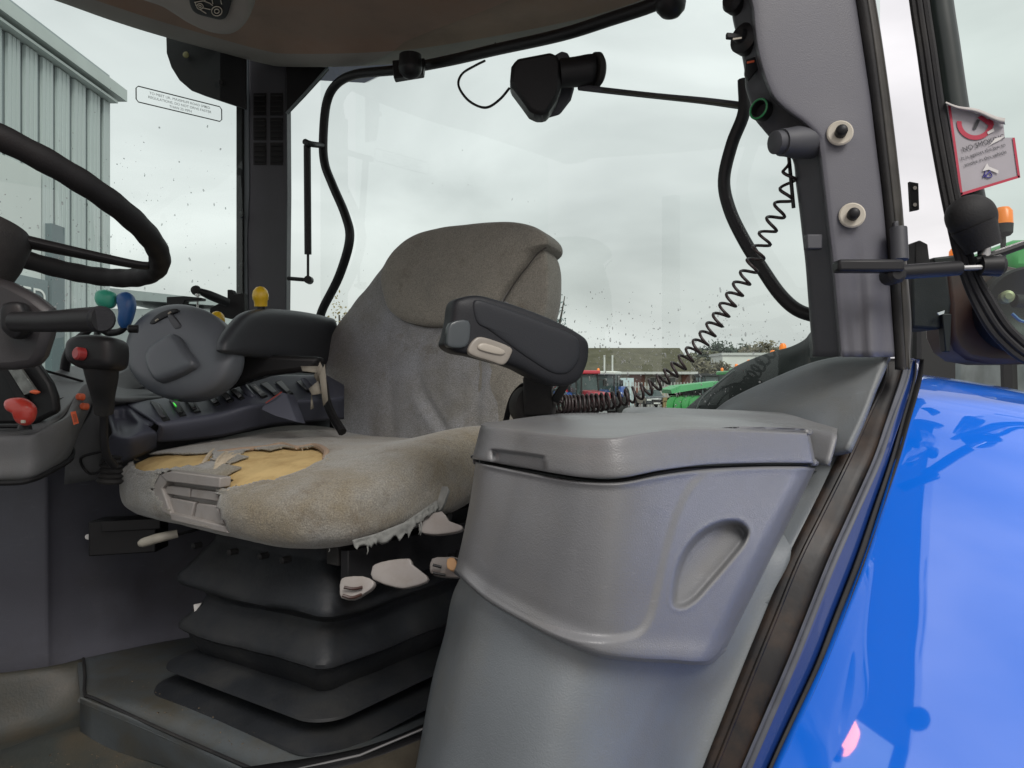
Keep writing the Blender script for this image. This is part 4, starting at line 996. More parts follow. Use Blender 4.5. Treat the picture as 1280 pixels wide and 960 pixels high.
lathe('hub', hubc-ax*.03, ax, [(-.04, .042), (-.005, .048), (.028, .048), (.042, .040), (.046, .02)], M['blackm'], whl, 28)

col_ = empty('steering_column', W(0, 600, .95), 'dark steering column shroud with thick stalk and small display', 'steering column')
cs = pxprism('column_shroud', [(-60, 330), (10, 352), (40, 368), (60, 384), (64, 392), (58, 420), (50, 445), (40, 458), (10, 462), (-60, 462)], .80, .025, mat('shroud_plastic', (.032, .030, .032), .5, bump=.3, bscale=900, var=.15), col_, bw=.010)
inflate('stalk_socket', [(3, 392), (8, 380), (28, 378), (36, 390), (38, 405), (32, 418), (20, 424), (5, 412)], W(20, 400, .785), Vector((-.2, 1, 0)), .012, .02, M['black'], col_, spl=4, rings=7, p=4)
stk = tube('stalk', [W(18, 402, .775), W(60, 402, .76), W(100, 400, .745), W(128, 399, .735)], [.0115, .012, .0135, .0142], M['black'], col_, n=18)
lathe('stalk_end', W(126, 399, .735), (W(130, 400, .72)-W(126, 399, .74)), [(-.006, .0145), (.003, .0147), (.0055, .0125)], M['arm'], stk, 24)
pxprism('display_housing', [(-40, 428), (48, 432), (42, 450), (62, 478), (68, 495), (70, 515), (40, 530), (-40, 530)], 1.15, .02, M['black'], col_, bw=.006)
scr = pxprism('display', [(8, 459), (24, 458), (45, 488), (30, 494)], 1.135, .006, mat('display_screen', (.16, .17, .16), .12, var=.5, vscale=60), col_, bw=.0006)
pxprism('display_bezel', [(-2, 456), (8, 459), (30, 494), (38, 510), (28, 512)], 1.14, .01, M['blackm'], col_, bw=.001)
inflate('orange_button', [(37, 490), (43, 487), (50, 490), (45, 493)], W(43, 490, 1.125), VY, .004, .006, M['orange'], col_, spl=3, rings=4)

# ================================================================== LEFT SIDE CONSOLE with its levers
con = empty('side_console', W(120, 620, 1.4), 'long grey control console along the far cab wall with rocker switches and trays', 'control console')
def cp(name, grid, m, parent=con, **k): return patch(name, grid, m, parent, **k)
cp('console_front', [
 [(-420, 548, .98), (-60, 546, 1.08), (10, 544, 1.10), (40, 542, 1.11), (58, 533, 1.14), (80, 521, 1.18), (92, 500, 1.21), (104, 482, 1.24), (118, 476, 1.27)],
 [(-420, 550, .97), (-60, 548, 1.07), (10, 547, 1.09), (40, 545, 1.10), (60, 536, 1.13), (84, 524, 1.17), (100, 510, 1.20), (112, 495, 1.23), (119, 486, 1.26)],
 [(-420, 575, .97), (-60, 573, 1.07), (10, 572, 1.09), (40, 570, 1.10), (62, 556, 1.13), (84, 545, 1.17), (98, 532, 1.20), (106, 522, 1.23), (112, 512, 1.27)],
 [(-420, 600, .97), (-60, 600, 1.07), (10, 600, 1.09), (40, 597, 1.10), (62, 588, 1.14), (78, 580, 1.18), (88, 570, 1.21), (91, 560, 1.24), (95, 545, 1.28)],
 [(-420, 604, 1.02), (-60, 604, 1.12), (10, 604, 1.14), (40, 601, 1.15), (62, 592, 1.19), (78, 584, 1.22), (88, 574, 1.25), (91, 564, 1.28), (95, 549, 1.32)]], M['console'], nu=6, nv=6)
cp('console_top', [
 [(-100, 500, 1.30), (20, 496, 1.30), (60, 468, 1.36), (110, 455, 1.60), (175, 462, 1.72), (300, 462, 1.8)],
 [(-100, 520, 1.22), (20, 518, 1.22), (64, 490, 1.28), (112, 473, 1.42), (160, 480, 1.52), (300, 478, 1.68)],
 [(-100, 547, 1.08), (20, 545, 1.10), (72, 523, 1.17), (106, 486, 1.26), (150, 500, 1.38), (300, 490, 1.58)]], M['console'], nu=7, nv=6)
gk = lambda pts, r=.0028, name='panel_gap': tube(name, [W(*p) for p in pts], r, M['black'], con, n=6, spl=5)
gk([(-60, 523, 1.17), (0, 524, 1.19), (40, 524, 1.185), (58, 521, 1.19), (60, 510, 1.21), (64, 504, 1.23), (80, 498, 1.26)])
gk([(-60, 533, 1.12), (24, 533, 1.13)], .004)
gk([(55, 463, 1.34), (80, 470, 1.36), (104, 477, 1.37)])
gk([(-100, 604, 1.06), (10, 604, 1.085), (40, 600, 1.095), (62, 590, 1.13), (86, 576, 1.19), (91, 566, 1.22), (89, 555, 1.25), (100, 532, 1.28), (112, 512, 1.31), (116, 490, 1.33)], .0045)
# orange marks on the console end
for x, y in ((100, 496), (105, 508)):
    lathe('orange_knob', W(x, y, 1.205), (-.3, -1, .1), [(-.006, .0065), (.004, .0062), (.006, .004)], M['orange'], con, 14)
o = pxprism('warning_label', [(88, 515), (94, 514), (98, 529), (92, 531)], 1.155, .002, M['orange'], con, bw=0)
pxprism('label_mark', [(90.3, 518), (93.7, 517.5), (96, 527), (93, 528)], 1.1525, .001, mat('dull_orange', (.35, .07, .03), .5), o, bw=0)
cp('wall_upper', [
 [(84, 500, 1.30), (120, 492, 1.33), (150, 500, 1.40), (240, 500, 1.52), (420, 500, 1.78)],
 [(84, 540, 1.32), (120, 530, 1.35), (150, 530, 1.42), (240, 530, 1.58), (420, 530, 1.80)],
 [(80, 606, 1.36), (120, 600, 1.38), (150, 600, 1.45), (240, 600, 1.60), (420, 600, 1.80)]], M['console'], nu=5, nv=5, thick=.02)
gk([(128, 564, 1.33), (101, 573, 1.34), (112, 592, 1.35), (132, 586, 1.33)], .003, 'hatch_gap')
# bright ledge behind lever
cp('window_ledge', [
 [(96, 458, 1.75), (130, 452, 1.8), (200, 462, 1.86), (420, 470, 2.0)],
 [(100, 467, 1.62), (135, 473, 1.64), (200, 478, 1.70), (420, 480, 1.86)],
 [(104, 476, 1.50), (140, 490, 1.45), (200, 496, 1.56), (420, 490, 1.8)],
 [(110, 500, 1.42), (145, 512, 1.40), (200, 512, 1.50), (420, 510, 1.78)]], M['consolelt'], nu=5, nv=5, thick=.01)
gk([(138, 487, 1.47), (160, 486, 1.52), (184, 484, 1.57)], .004, 'ledge_gap')
cp('ledge_cover', [[(140, 470, 1.50), (165, 455, 1.55), (185, 445, 1.58)], [(140, 486, 1.46), (165, 478, 1.50), (190, 470, 1.54)], [(148, 492, 1.44), (165, 488, 1.48), (190, 480, 1.52)]], M['console'], nu=5, nv=5)
# grey-blue patch of wall seen between console and backrest
cp('rear_wall_panel', [[(330, 440, 1.95), (440, 440, 2.05)], [(330, 560, 1.9), (440, 560, 2.0)]], M['teal'], nu=4, nv=4, thick=.02)
# switch panel
def spd(x): return interp(x, [(120, 1.27), (200, 1.33), (300, 1.44), (400, 1.56), (440, 1.6)])
cp('switch_panel', [
 [(160, 504, 1.42), (185, 500, 1.44), (262, 488, 1.52), (300, 474, 1.56), (340, 470, 1.62), (430, 468, 1.72)],
 [(162, 507, 1.39), (186, 503, 1.41), (263, 492, 1.49), (301, 478, 1.53), (341, 474, 1.59), (430, 472, 1.69)],
 [(190, 523, 1.31), (205, 523, 1.32), (270, 512, 1.40), (310, 502, 1.44), (350, 498, 1.50), (430, 492, 1.60)],
 [(196, 529, 1.295), (210, 529, 1.305), (275, 517, 1.38), (315, 507, 1.42), (352, 503, 1.48), (430, 497, 1.58)],
 [(198, 536, 1.30), (212, 538, 1.31), (275, 528, 1.38), (318, 517, 1.43), (352, 513, 1.49), (430, 508, 1.59)],
 [(190, 552, 1.32), (212, 552, 1.33), (275, 546, 1.40), (318, 536, 1.45), (352, 530, 1.51), (430, 524, 1.61)]], M['panel'], nu=6, nv=5)
cp('tray', [
 [(130, 508, 1.40), (145, 506, 1.41), (163, 505, 1.42), (180, 520, 1.36), (192, 528, 1.31)],
 [(131, 512, 1.37), (146, 510, 1.38), (158, 510, 1.39), (172, 522, 1.33), (186, 532, 1.295)],
 [(140, 538, 1.27), (150, 542, 1.26), (160, 542, 1.265), (176, 535, 1.28), (190, 536, 1.30)],
 [(136, 548, 1.26), (150, 552, 1.25), (165, 550, 1.25), (180, 545, 1.27), (196, 542, 1.30)],
 [(130, 575, 1.30), (150, 578, 1.29), (165, 574, 1.29), (180, 568, 1.31), (196, 560, 1.34)]], M['panel'], nu=6, nv=6,
 disp=lambda x, y: .035*(1-smooth(-4, 0, sdist(x, y, [(136, 515), (157, 514), (174, 528), (172, 532), (148, 541), (144, 538)]))))
def on_panel(x, y):
    t = smooth(0, 1, 0); top = interp(x, [(185, 503), (263, 492), (301, 478), (341, 474), (430, 472)]); bot = interp(x, [(196, 529), (275, 517), (315, 507), (352, 503), (430, 497)])
    f = (y-top)/(bot-top); dt = interp(x, [(185, 1.41), (263, 1.49), (301, 1.53), (341, 1.59), (430, 1.69)]); db = interp(x, [(196, 1.295), (275, 1.38), (315, 1.42), (352, 1.48), (430, 1.58)])
    return W(x, y, dt+(db-dt)*f-.006)
sw_ = [(187, 501, 200, 505, 213, 525, 204, 527, 'b'), (211, 499, 222, 501, 233, 519, 225, 521, 'g'), (229, 497, 240, 497, 251, 514, 243, 516, 'b'),
       (255, 492, 263, 490, 275, 504, 268, 507, 'c'), (268, 487, 277, 484, 292, 500, 285, 503, 'c'), (283, 484, 291, 481, 306, 497, 300, 500, 'c'), (311, 481, 319, 479, 334, 494, 327, 497, 'w'), (325, 480, 334, 477, 350, 492, 344, 495, 'c'), (344, 478, 352, 475, 366, 491, 361, 494, 'c'), (370, 477, 377, 475, 390, 488, 384, 490, 'c')]
for s_ in sw_:
    q = [(s_[0], s_[1]), (s_[2], s_[3]), (s_[4], s_[5]), (s_[6], s_[7])]
    P_ = [on_panel(*p) for p in q]; nn = Vector((-.45, -.55, .75)).normalized()
    o = prism('rocker_switch', [p-nn*.012 for p in P_], nn*.014, M['black'], con, bw=.001)
    cx = sum(P_, Vector())/4
    if s_[8] != 'b':
        P2 = [cx+(p-cx)*.78 for p in P_]
        prism('rocker_cap', [p+nn*.001 for p in P2], nn*.004, M['plastic'] if s_[8] in 'cw' else M['black'], o, bw=.0012)
    else:
        P2 = [cx+(p-cx)*.7 for p in P_]; prism('rocker_cap', [p+nn*.001 for p in P2], nn*.007, M['trim_dark'], o, bw=.0015)
    if s_[8] == 'g':
        P2 = [cx+(p-cx)*.16+Vector((-.004, 0, .004)) for p in P_]; prism('green_lamp', [p+nn*.002 for p in P2], nn*.004, M['ledgreen'], o, bw=0)
    if s_[8] == 'w':
        P2 = [cx+(p-cx)*.35 for p in P_]; prism('switch_symbol', [p+nn*.005 for p in P2], nn*.001, M['scuff'], o, bw=0)
for x, y in ((307, 486), (386, 482)):
    inflate('switch_wheel', [(x-9, y-7), (x-2, y-8), (x+6, y+1), (x+12, y+9), (x+10, y+13), (x+3, y+10)], on_panel(x, y)+Vector((0, -.01, .006)), Vector((.3, 1, -.5)), .012, .01, M['panel'], con, spl=4, rings=6, p=4)
fb = prism('flap', [W(330, 505, 1.40), W(352, 490, 1.42), W(358, 492, 1.43), W(372, 528, 1.40), W(345, 520, 1.385), W(326, 512, 1.39)], Vector((.01, .03, -.005)), M['panel'], con, bw=.002)
tube('red_edge', [W(332, 504, 1.395), W(345, 495, 1.40), W(352, 490, 1.412)], .0012, mat('dull_red', (.30, .05, .04), .5), fb, n=5, spl=0)
tube('belt_anchor', [W(404, 478, 1.55), W(408, 500, 1.5), W(416, 520, 1.47), W(428, 540, 1.44)], .010, M['black'], con, n=8)

# grey control pod (hand controller dome)
pd = empty('control_pod', W(235, 500, 1.36), 'round grey control pod with raised cap and small buttons in front of far armrest', 'control pod')
pn = Vector((.30, .90, -.30)).normalized(); PPt = W(225, 440, 1.38)
ol = [(226+65*math.cos(a)*(1.0 if math.cos(a) < 0 else 1.08), 441+59*math.sin(a)) for a in [i*2*math.pi/16 for i in range(16)]]
dome = inflate('pod_shell', ol, PPt, pn, .034, .07, M['pod'], pd, spl=5, rings=16, p=2.8)
inflate('pod_cap', [(188, 445), (198, 432), (218, 420), (229, 424), (238, 438), (249, 456), (238, 466), (215, 476), (200, 478), (190, 462)], PPt-pn*.030, pn, .022, .02, M['pod'], pd, spl=6, rings=12, p=4.5)
inflate('button_strip', [(188, 404), (200, 392), (218, 386), (224, 389), (216, 394), (204, 400), (194, 406)], PPt-pn*.0285, pn, .005, .01, M['black'], pd, spl=4, rings=6, p=4)
for x, y in ((196, 400), (212, 391)): box('button_mark', hitp(x, y, PPt-pn*.037, pn), Vector((.003, 0, .002)), pn*.001, Vector((-.0005, 0, .001)), M['cream'], pd, bw=0)
inflate('pod_button', [(211, 396), (217, 394), (228, 408), (222, 412), (218, 409)], PPt-pn*.030, pn, .005, .01, M['trim_dark'], pd, spl=3, rings=6, p=6)
pxprism('pod_bracket', [(245, 470), (280, 440), (400, 446), (392, 462), (330, 470), (262, 492)], 1.44, .06, M['black'], pd, bw=.01)
lathe('pod_knob', W(164, 411, 1.29), (-1, -.3, 0), [(-.012, .008), (.004, .008), (.007, .004)], M['black'], pd, 12)

# ------------------------------------------------ levers and knobs, each its own thing
def lever(name, label, cat, base, parts):
    t = empty(name, W(*base), label, cat); return t
gl_ = lever('gear_lever', 'black gear lever with red button on its head, rising from a rubber boot', 'gear lever', (136, 600, 1.22), None)
inflate('grip_head', [(90, 436), (93, 427), (104, 421), (130, 420), (148, 424), (153, 432), (153, 450), (148, 461), (128, 465), (108, 462), (92, 452)], W(122, 442, 1.10), Vector((.1, 1, -.1)), .032, .035, M['black'], gl_, spl=5, rings=12, p=3.4)
tube('grip', [W(126, 452, 1.10), W(128, 475, 1.11), W(129, 495, 1.12), W(130, 516, 1.13)], [.028, .024, .0185, .0150], M['blackm'], gl_, n=18)
tube('shaft', [W(130, 514, 1.14), W(130, 550, 1.155), W(134, 570, 1.17), W(143, 582, 1.19)], .0072, M['black'], gl_, n=10)
lathe('red_button', W(98, 442, 1.068), (-.55, -1, .1), [(-.008, .0105), (.003, .0105), (.0055, .008)], mat('red_button', (.30, .03, .03), .35), gl_, 18)
lathe('red_button', W(90, 438, 1.085), (-1, -.3, .1), [(-.008, .009), (.002, .009), (.004, .006)], mat('red_button2', (.25, .03, .03), .35), gl_, 14)
lathe('boot', W(137, 604, 1.22), (.1, 0, 1), [(k*.0045, .020+(.004 if k % 2 else 0)-.0006*k) for k in range(12)], M['blackm'], gl_, 18)
rl_ = lever('red_lever', 'bright red bulbous lever knob on the front console', 'lever', (27, 535, 1.10), None)
inflate('knob', [(8, 507), (9, 500), (18, 497), (30, 498), (41, 506), (44, 515), (41, 526), (34, 532), (25, 529), (20, 518), (12, 513)], W(26, 513, 1.08), Vector((.1, 1, 0)), .016, .016, M['red'], rl_, spl=5, rings=12, p=2.3)
lathe('collar', W(31, 537, 1.10), (0, 0, 1), [(0, .011), (.006, .010), (.010, .007)], M['black'], rl_, 12)
box('button', W(29, 527, 1.062), Vector((.003, 0, 0)), VY*.002, UP*.0025, M['cream'], rl_, bw=.0005)
g1 = lever('green_lever', 'black curved lever with a green knob behind the stalk', 'lever', (82, 475, 1.45), None)
inflate('knob', [(120, 372), (123, 364), (133, 362), (144, 367), (145, 377), (140, 385), (128, 385), (122, 380)], W(132, 374, 1.42), VY, .02, .02, M['green'], g1, spl=5, rings=10, p=2.3)
tube('stem', [W(80, 472, 1.45), W(83, 448, 1.44), (W(92, 430, 1.43)), W(108, 415, 1.43), W(124, 400, 1.425), W(132, 384, 1.42)], [.010, .010, .009, .008, .007, .006], M['black'], g1, n=10)
g2 = lever('blue_lever', 'tall blue lever knob beside the green one', 'lever', (150, 425, 1.45), None)
inflate('knob', [(147, 372), (152, 366), (160, 365), (167, 371), (169, 382), (166, 396), (161, 408), (154, 411), (149, 404), (150, 390)], W(158, 388, 1.42), VY, .018, .018, M['bluek'], g2, spl=5, rings=10, p=2.5)
tube('stem', [W(157, 408, 1.42), W(150, 414, 1.425), W(136, 416, 1.43), W(124, 412, 1.43), W(118, 430, 1.5)], [.007, .007, .008, .007, .006], M['black'], g2, n=10)
def yk(label, x, y, d, r, st_):
    t = empty('yellow_knob', W(x, y+22, d), label, 'knob')
    lathe('cap', W(x, y+10, d), (0, -.1, 1), [(0, r*.82), (.012, r*.86), (.015, r*1.0), (.024, r*1.05), (.034, r*.9), (.041, r*.5), (.043, r*.1)], M['yellow'], t, 22)
    lathe('stem', W(x, y+22, d), (0, 0, 1), [(0, r*.7), (.02, r*.6), (.024, r*.6)], M['black'], t, 14)
yk('yellow knob standing on the far armrest in front of the pillar', 326, 373, 1.44, .0165, 0)
yk('low yellow knob half hidden behind the round control pod', 272, 403, 1.50, .0165, 0)
# ball-ended rod and handle of the side window in front of the far pillar
rd = empty('window_catch', W(270, 380, 1.85), 'black window catch with ball-ended rod beside the far pillar', 'window catch')
g = MB().add(*tube_g([W(247, 363, 1.8), W(262, 369, 1.82), W(284, 378, 1.86)], [.008, .0125, .0125], n=12, spl=3)); g.build('rod', M['black'], rd)
lathe('ball', W(246, 363, 1.80)-VX*.002, (0, -1, 0), [(-.014, .004), (-.010, .011), (0, .014), (.010, .011), (.014, .004)], M['blackm'], rd, 14)
pxprism('bracket', [(208, 371), (230, 370), (252, 372), (252, 375), (231, 376), (228, 383), (208, 384)], 1.70, .03, M['black'], rd, bw=.002)
pxprism('latch_arm', [(262, 385), (284, 374), (284, 362), (290, 362), (292, 368), (305, 366), (306, 396), (285, 398), (262, 392)], 1.88, .03, M['blackm'], rd, bw=.002)
lathe('catch_screw', W(247, 376, 1.75), (0, 0, 1), [(-.02, .003), (.012, .003), (.012, .007), (.018, .007)], M['steel'], rd, 10)

# ================================================================== WIPER, CABLE, STICKERS
wp = empty('rear_wiper', W(700, 130, 1.50), 'black rear wiper motor housing with long arm below the window frame', 'wiper')
pxprism('motor_housing', [(639, 82), (646, 72), (688, 64), (697, 68), (702, 78), (702, 108), (696, 124), (684, 142), (672, 143), (662, 138), (652, 124), (637, 104)], 1.40, .06, M['black'], wp, bw=.012)
pxprism('motor_plate', [(690, 70), (702, 63), (710, 65), (714, 74), (718, 110), (714, 124), (700, 142), (686, 146), (676, 144), (680, 120)], 1.46, .012, M['trim_dark'], wp, bw=.005)
g = MB(); g.add(*tube_g([W(700, 92, 1.42), W(720, 90, 1.42), W(738, 88, 1.42), W(744, 88, 1.42)], [.030, .031, .033, .030], n=18, spl=4, flat=1.0)); g.build('gear_housing', M['black'], wp)
lathe('housing_rim', W(745, 88, 1.42), (1, .35, .06), [(-.006, .036), (.004, .037), (.010, .030), (.013, .014)], M['blackm'], wp, 26)
tube('wiper_arm', [W(724, 109, 1.43), W(756, 113, 1.40), W(820, 120, 1.32), W(880, 126, 1.25), W(926, 132, 1.20)], [.007, .0065, .006, .0065, .007], M['trim_dark'], wp, n=8, spl=3)
ws = tube('blade_support', [W(755, 113, 1.395), W(770, 115, 1.38), W(840, 123, 1.29), W(925, 133, 1.195)], .0048, mat('olive_arm', (.05, .05, .04), .5), wp, n=6, spl=3, flat=.6)
tube('motor_wire', [W(*p) for p in ((637, 110, 1.42), (625, 124, 1.42), (610, 134, 1.43), (596, 132, 1.45), (582, 122, 1.47), (573, 106, 1.49), (578, 92, 1.51), (594, 82, 1.54), (606, 76, 1.56))], .0028, M['black'], wp, n=8)

cable = MB()
path = [W(*p) for p in ((986, 214, 1.05), (984, 240, 1.06), (975, 262, 1.07), (962, 285, 1.08), (950, 312, 1.09), (936, 340, 1.10), (912, 378, 1.12), (886, 416, 1.14), (858, 448, 1.16), (826, 476, 1.17), (790, 494, 1.17), (750, 503, 1.16), (715, 506, 1.15), (697, 505, 1.14))]
P = spline(path, 60); L0 = [0]
for a, b in zip(P, P[1:]): L0.append(L0[-1]+(b-a).length)
tot = L0[-1]; hel = []; up = Vector((0, -1, 0)); phs = 0
for i, p in enumerate(P):
    f = L0[i]/tot; t = (P[min(i+1, len(P)-1)]-P[max(i-1, 0)]).normalized()
    s_ = t.cross(up).normalized(); w_ = s_.cross(t).normalized()
    pitch = interp(f, [(0, .026), (.12, .022), (.4, .0175), (.75, .0145), (.85, .0085), (1, .006)])*S
    if i: phs += (L0[i]-L0[i-1])/pitch*2*math.pi
    r = .0105*S*interp(f, [(0, .8), (.05, 1), (.8, 1.05), (.9, 1.3), (1, 1.3)])
    hel.append((phs, p, s_, w_, r))
pts = []; tph = hel[-1][0]; k = 0; steps = int(tph/(2*math.pi)*14)
for q in range(steps):
    ph = tph*q/steps
    while k < len(hel)-2 and hel[k+1][0] < ph: k += 1
    a, b = hel[k], hel[k+1]; f = (ph-a[0])/max(1e-9, b[0]-a[0]); p = a[1].lerp(b[1], f)
    pts.append(p+(a[2]*math.cos(ph)+a[3]*math.sin(ph))*a[4])
cable.add(*tube_g(pts, .0026, n=6, spl=0)); 
cable.add(*tube_g([pts[0], W(986, 205, 1.05), W(986, 196, 1.055)], .0026, n=6)); cable.add(*tube_g([pts[-1], W(694, 500, 1.13), W(688, 490, 1.12), W(690, 482, 1.11)], .0026, n=6))
o = cable.build('coiled_cable', mat('brown_black_cable', (.030, .020, .020), .45), None, auto=None)
tag(o, 'dark coiled spiral cable hanging from the near pillar down to the storage box lid', 'cable')

# speed notice on the side window
stk_ = empty('window_sticker', wr(224, 129, -.012), 'clear outlined speed notice stuck high on the side window', 'sticker')
inkm = mat('faded_ink', (.22, .25, .25), .7); a0 = wr(170, 107, -.012); a1 = wr(277, 134, -.012); dn = wr(171, 127, -.012)
ux = (a1-a0); wid = ux.length; ux = ux.normalized(); uy = (a0-dn); hei = uy.length; uy = (uy-ux*uy.dot(ux)).normalized(); nn = ux.cross(uy)
def sq(u_, v_): return a0+ux*(u_*wid)-uy*(v_*hei)+nn*0
c_ = .06
loop = [sq(c_*.4, 0), sq(1-c_*.4, 0), sq(1, c_*2.6), sq(1, 1-c_*2.6), sq(1-c_*.4, 1), sq(c_*.4, 1), sq(0, 1-c_*2.6), sq(0, c_*2.6)]
tube('printed_outline', loop, .0016, inkm, stk_, n=6, spl=0, closed=True)
for i, (s_, u_) in enumerate((('TO MEET UK. MAXIMUM ROAD SPEED', .5), ('REGULATIONS, DO NOT DRIVE FASTER', .5), ('THAN 25 MPH', .5))):
    o = text('lettering', s_, sq(u_, .33+.27*i), ux, uy, .0088*S, inkm, stk_, align='CENTER')
# no smoking notice on the door glass
ns = empty('no_smoking_sign', W(1230, 190, 1.0), 'torn red-bordered no smoking notice on the open door glass', 'sign')
ND = .995
def np_(x, y, o=0): return W(x, y, ND-o)
pap = mat('grey_paper', (.36, .34, .36), .7, var=.08, vscale=20); redp = mat('faded_red_print', (.42, .03, .06), .6, var=.1, vscale=30); blk = mat('black_print', (.03, .03, .035), .6)
outl = [(1183, 127), (1192, 133), (1254, 152), (1256, 172), (1268, 172), (1275, 222), (1201, 244)]
mk_ = MB().add(*prism_g([np_(*p) for p in outl], VY*.001)); mk_.build('paper', pap, ns)
for pl in ([(1185, 131), (1188, 130.5), (1203.5, 243), (1200.5, 244)], [(1201, 241), (1274, 219), (1275, 222), (1201, 244.5)], [(1265.5, 172), (1268.5, 172), (1275.5, 222), (1272.5, 222)]):
    mk('border', [np_(*p, .0012) for p in pl], [(0, 1, 2, 3)], redp, ns, False)
cx, cy = 1219, 153; V = []; F = []; arc = [(-15+i*(200/28)) for i in range(29)]
for a in arc:
    a = math.radians(a)
    for r in (23, 17): V.append(np_(cx+r*math.cos(a), cy+r*.95*math.sin(a), .0014))
F = [(2*i, 2*i+1, 2*i+3, 2*i+2) for i in range(28)]; mk('prohibition_ring', V, F, redp, ns, False)
mk('slash', [np_(*p, .0016) for p in ((1222, 147), (1227, 144), (1243, 155), (1240, 160))], [(0, 1, 2, 3)], redp, ns, False)
mk('cigarette', [np_(*p, .0018) for p in ((1216, 161), (1220, 162), (1225, 150), (1221, 149))], [(0, 1, 2, 3)], blk, ns, False)
for pl in ([(1234, 165), (1242, 160), (1243, 164), (1235, 168)], [(1236, 183), (1244, 173), (1256, 170), (1250, 175), (1240, 180)], [(1228, 214), (1234, 204), (1236, 208), (1248, 213), (1248, 217), (1236, 212)]):
    mk('scratch', [np_(*p, .0022) for p in pl], [tuple(range(len(pl)))], M['scuff'], ns, False)
# curled-over top strip
g = MB(); n_ = 14; V = []
for i in range(n_+1):
    f = i/n_; x = 1183+f*74; y = 127+f*20+1.5*math.sin(f*9)
    for k in range(7):
        a = math.pi*k/6; V.append(np_(x-1*math.sin(a), y+(1-math.cos(a))*4.2*(.4+.6*f), .002+.010*math.sin(a)))
F = [(i*7+k, i*7+k+1, (i+1)*7+k+1, (i+1)*7+k) for i in range(n_) for k in range(6)]
mk('curled_edge', V, F, mat('paper_back', (.40, .38, .36), .7, var=.15, vscale=60), ns)
tx = (W(1262, 171, ND)-W(1207, 189, ND)).normalized(); ty = VY.cross(tx).normalized(); ty = -ty if ty.z < 0 else ty
text('lettering', 'NO SMOKING', np_(1204, 190, .002), tx, ty, .0090*S, blk, ns, depth=0)
text('lettering', 'It is against the law to', np_(1202, 200.5, .002), tx, ty, .0068*S, blk, ns, depth=0)
text('lettering', 'smoke in this vehicle', np_(1206, 208.5, .002), tx, ty, .0068*S, blk, ns, depth=0)
tube('blue_emblem', [np_(*p, .0015) for p in ((1229, 222), (1231, 217), (1234, 209), (1238, 212), (1234, 218), (1229, 219), (1235, 222), (1240, 220), (1236, 215), (1232, 221))], .0009, mat('blue_print', (.07, .06, .25), .6), ns, n=5, spl=3)

# ================================================================== LAMPS ON THE FENDER BEHIND THE DOOR
wl = empty('work_lamp', W(1230, 334, .97), 'black round-backed work lamp above the door strut joint', 'work lamp')
inflate('lamp_head', [(1184, 270), (1188, 257), (1200, 247), (1216, 244), (1232, 250), (1241, 262), (1243, 276), (1238, 290), (1220, 300), (1202, 298), (1189, 286)], W(1213, 272, .97), VY, .03, .03, M['blackm'], wl, spl=4, rings=14, p=2.2)
tube('lamp_neck', [W(1217, 282, .97), W(1224, 298, .97), W(1229, 311, .97)], [.031, .027, .024], M['blackm'], wl, n=24, spl=3)
tube('lamp_stem', [W(1230, 308, .97), W(1231, 336, .97)], .009, M['steel'], wl, n=10, spl=0)
tube('lamp_arm', [W(1219, 325, .965), W(1250, 316, .97), W(1300, 300, .98), W(1400, 280, .99)], [.005, .006, .006, .006], M['black'], wl, n=8)
tl = empty('rear_lamp_housing', W(1240, 455, 1.30), 'rusty brown rear lamp housing with black round bowl above fender', 'lamp housing')
pxprism('housing', [(1182, 330), (1235, 325), (1300, 340), (1300, 455), (1240, 455), (1212, 450), (1196, 438), (1188, 420), (1186, 380)], 1.36, .10, M['rust'], tl, bw=.012)
lathe('bowl', W(1287, 386, 1.30), (-.25, -1, 0), [(-.05, .085), (.0, .083), (.006, .078), (-.004, .066), (-.02, .05), (-.03, .02)], M['black'], tl, 32)
lathe('bolt', W(1259, 371, 1.275), (-.4, -1, 0), [(-.02, .012), (.006, .012), (.008, .006), (.014, .006)], mat('brass_end', (.35, .32, .2), .4, metal=.6), tl, 14)
tube('bulb_stem', [W(1268, 376, 1.27), W(1300, 378, 1.27)], .013, M['blackm'], tl, n=12, spl=0)
tube('lamp_wire', [W(1265, 392, 1.265), W(1280, 402, 1.26), W(1310, 398, 1.26)], .003, M['bluek'], tl, n=6)
rb_ = empty('rear_bracket', W(1160, 430, 1.36), 'dark mounting box between rear pillar and lamp housing', 'bracket')
pxprism('mounting_box', [(1140, 345), (1184, 332), (1190, 380), (1186, 410), (1170, 412), (1140, 410)], 1.34, .08, M['blackm'], rb_, bw=.006)
pxprism('mounting_plate', [(1166, 322), (1200, 318), (1202, 332), (1170, 336)], 1.40, .05, M['black'], rb_, bw=.004)
pxprism('mounting_arm', [(1178, 392), (1190, 392), (1188, 440), (1182, 440)], 1.33, .02, M['black'], rb_, bw=.002)
pxprism('white_tag', [(1172, 391), (1181, 388), (1180, 392), (1174, 394)], 1.325, .003, M['scuff'], rb_, bw=0)

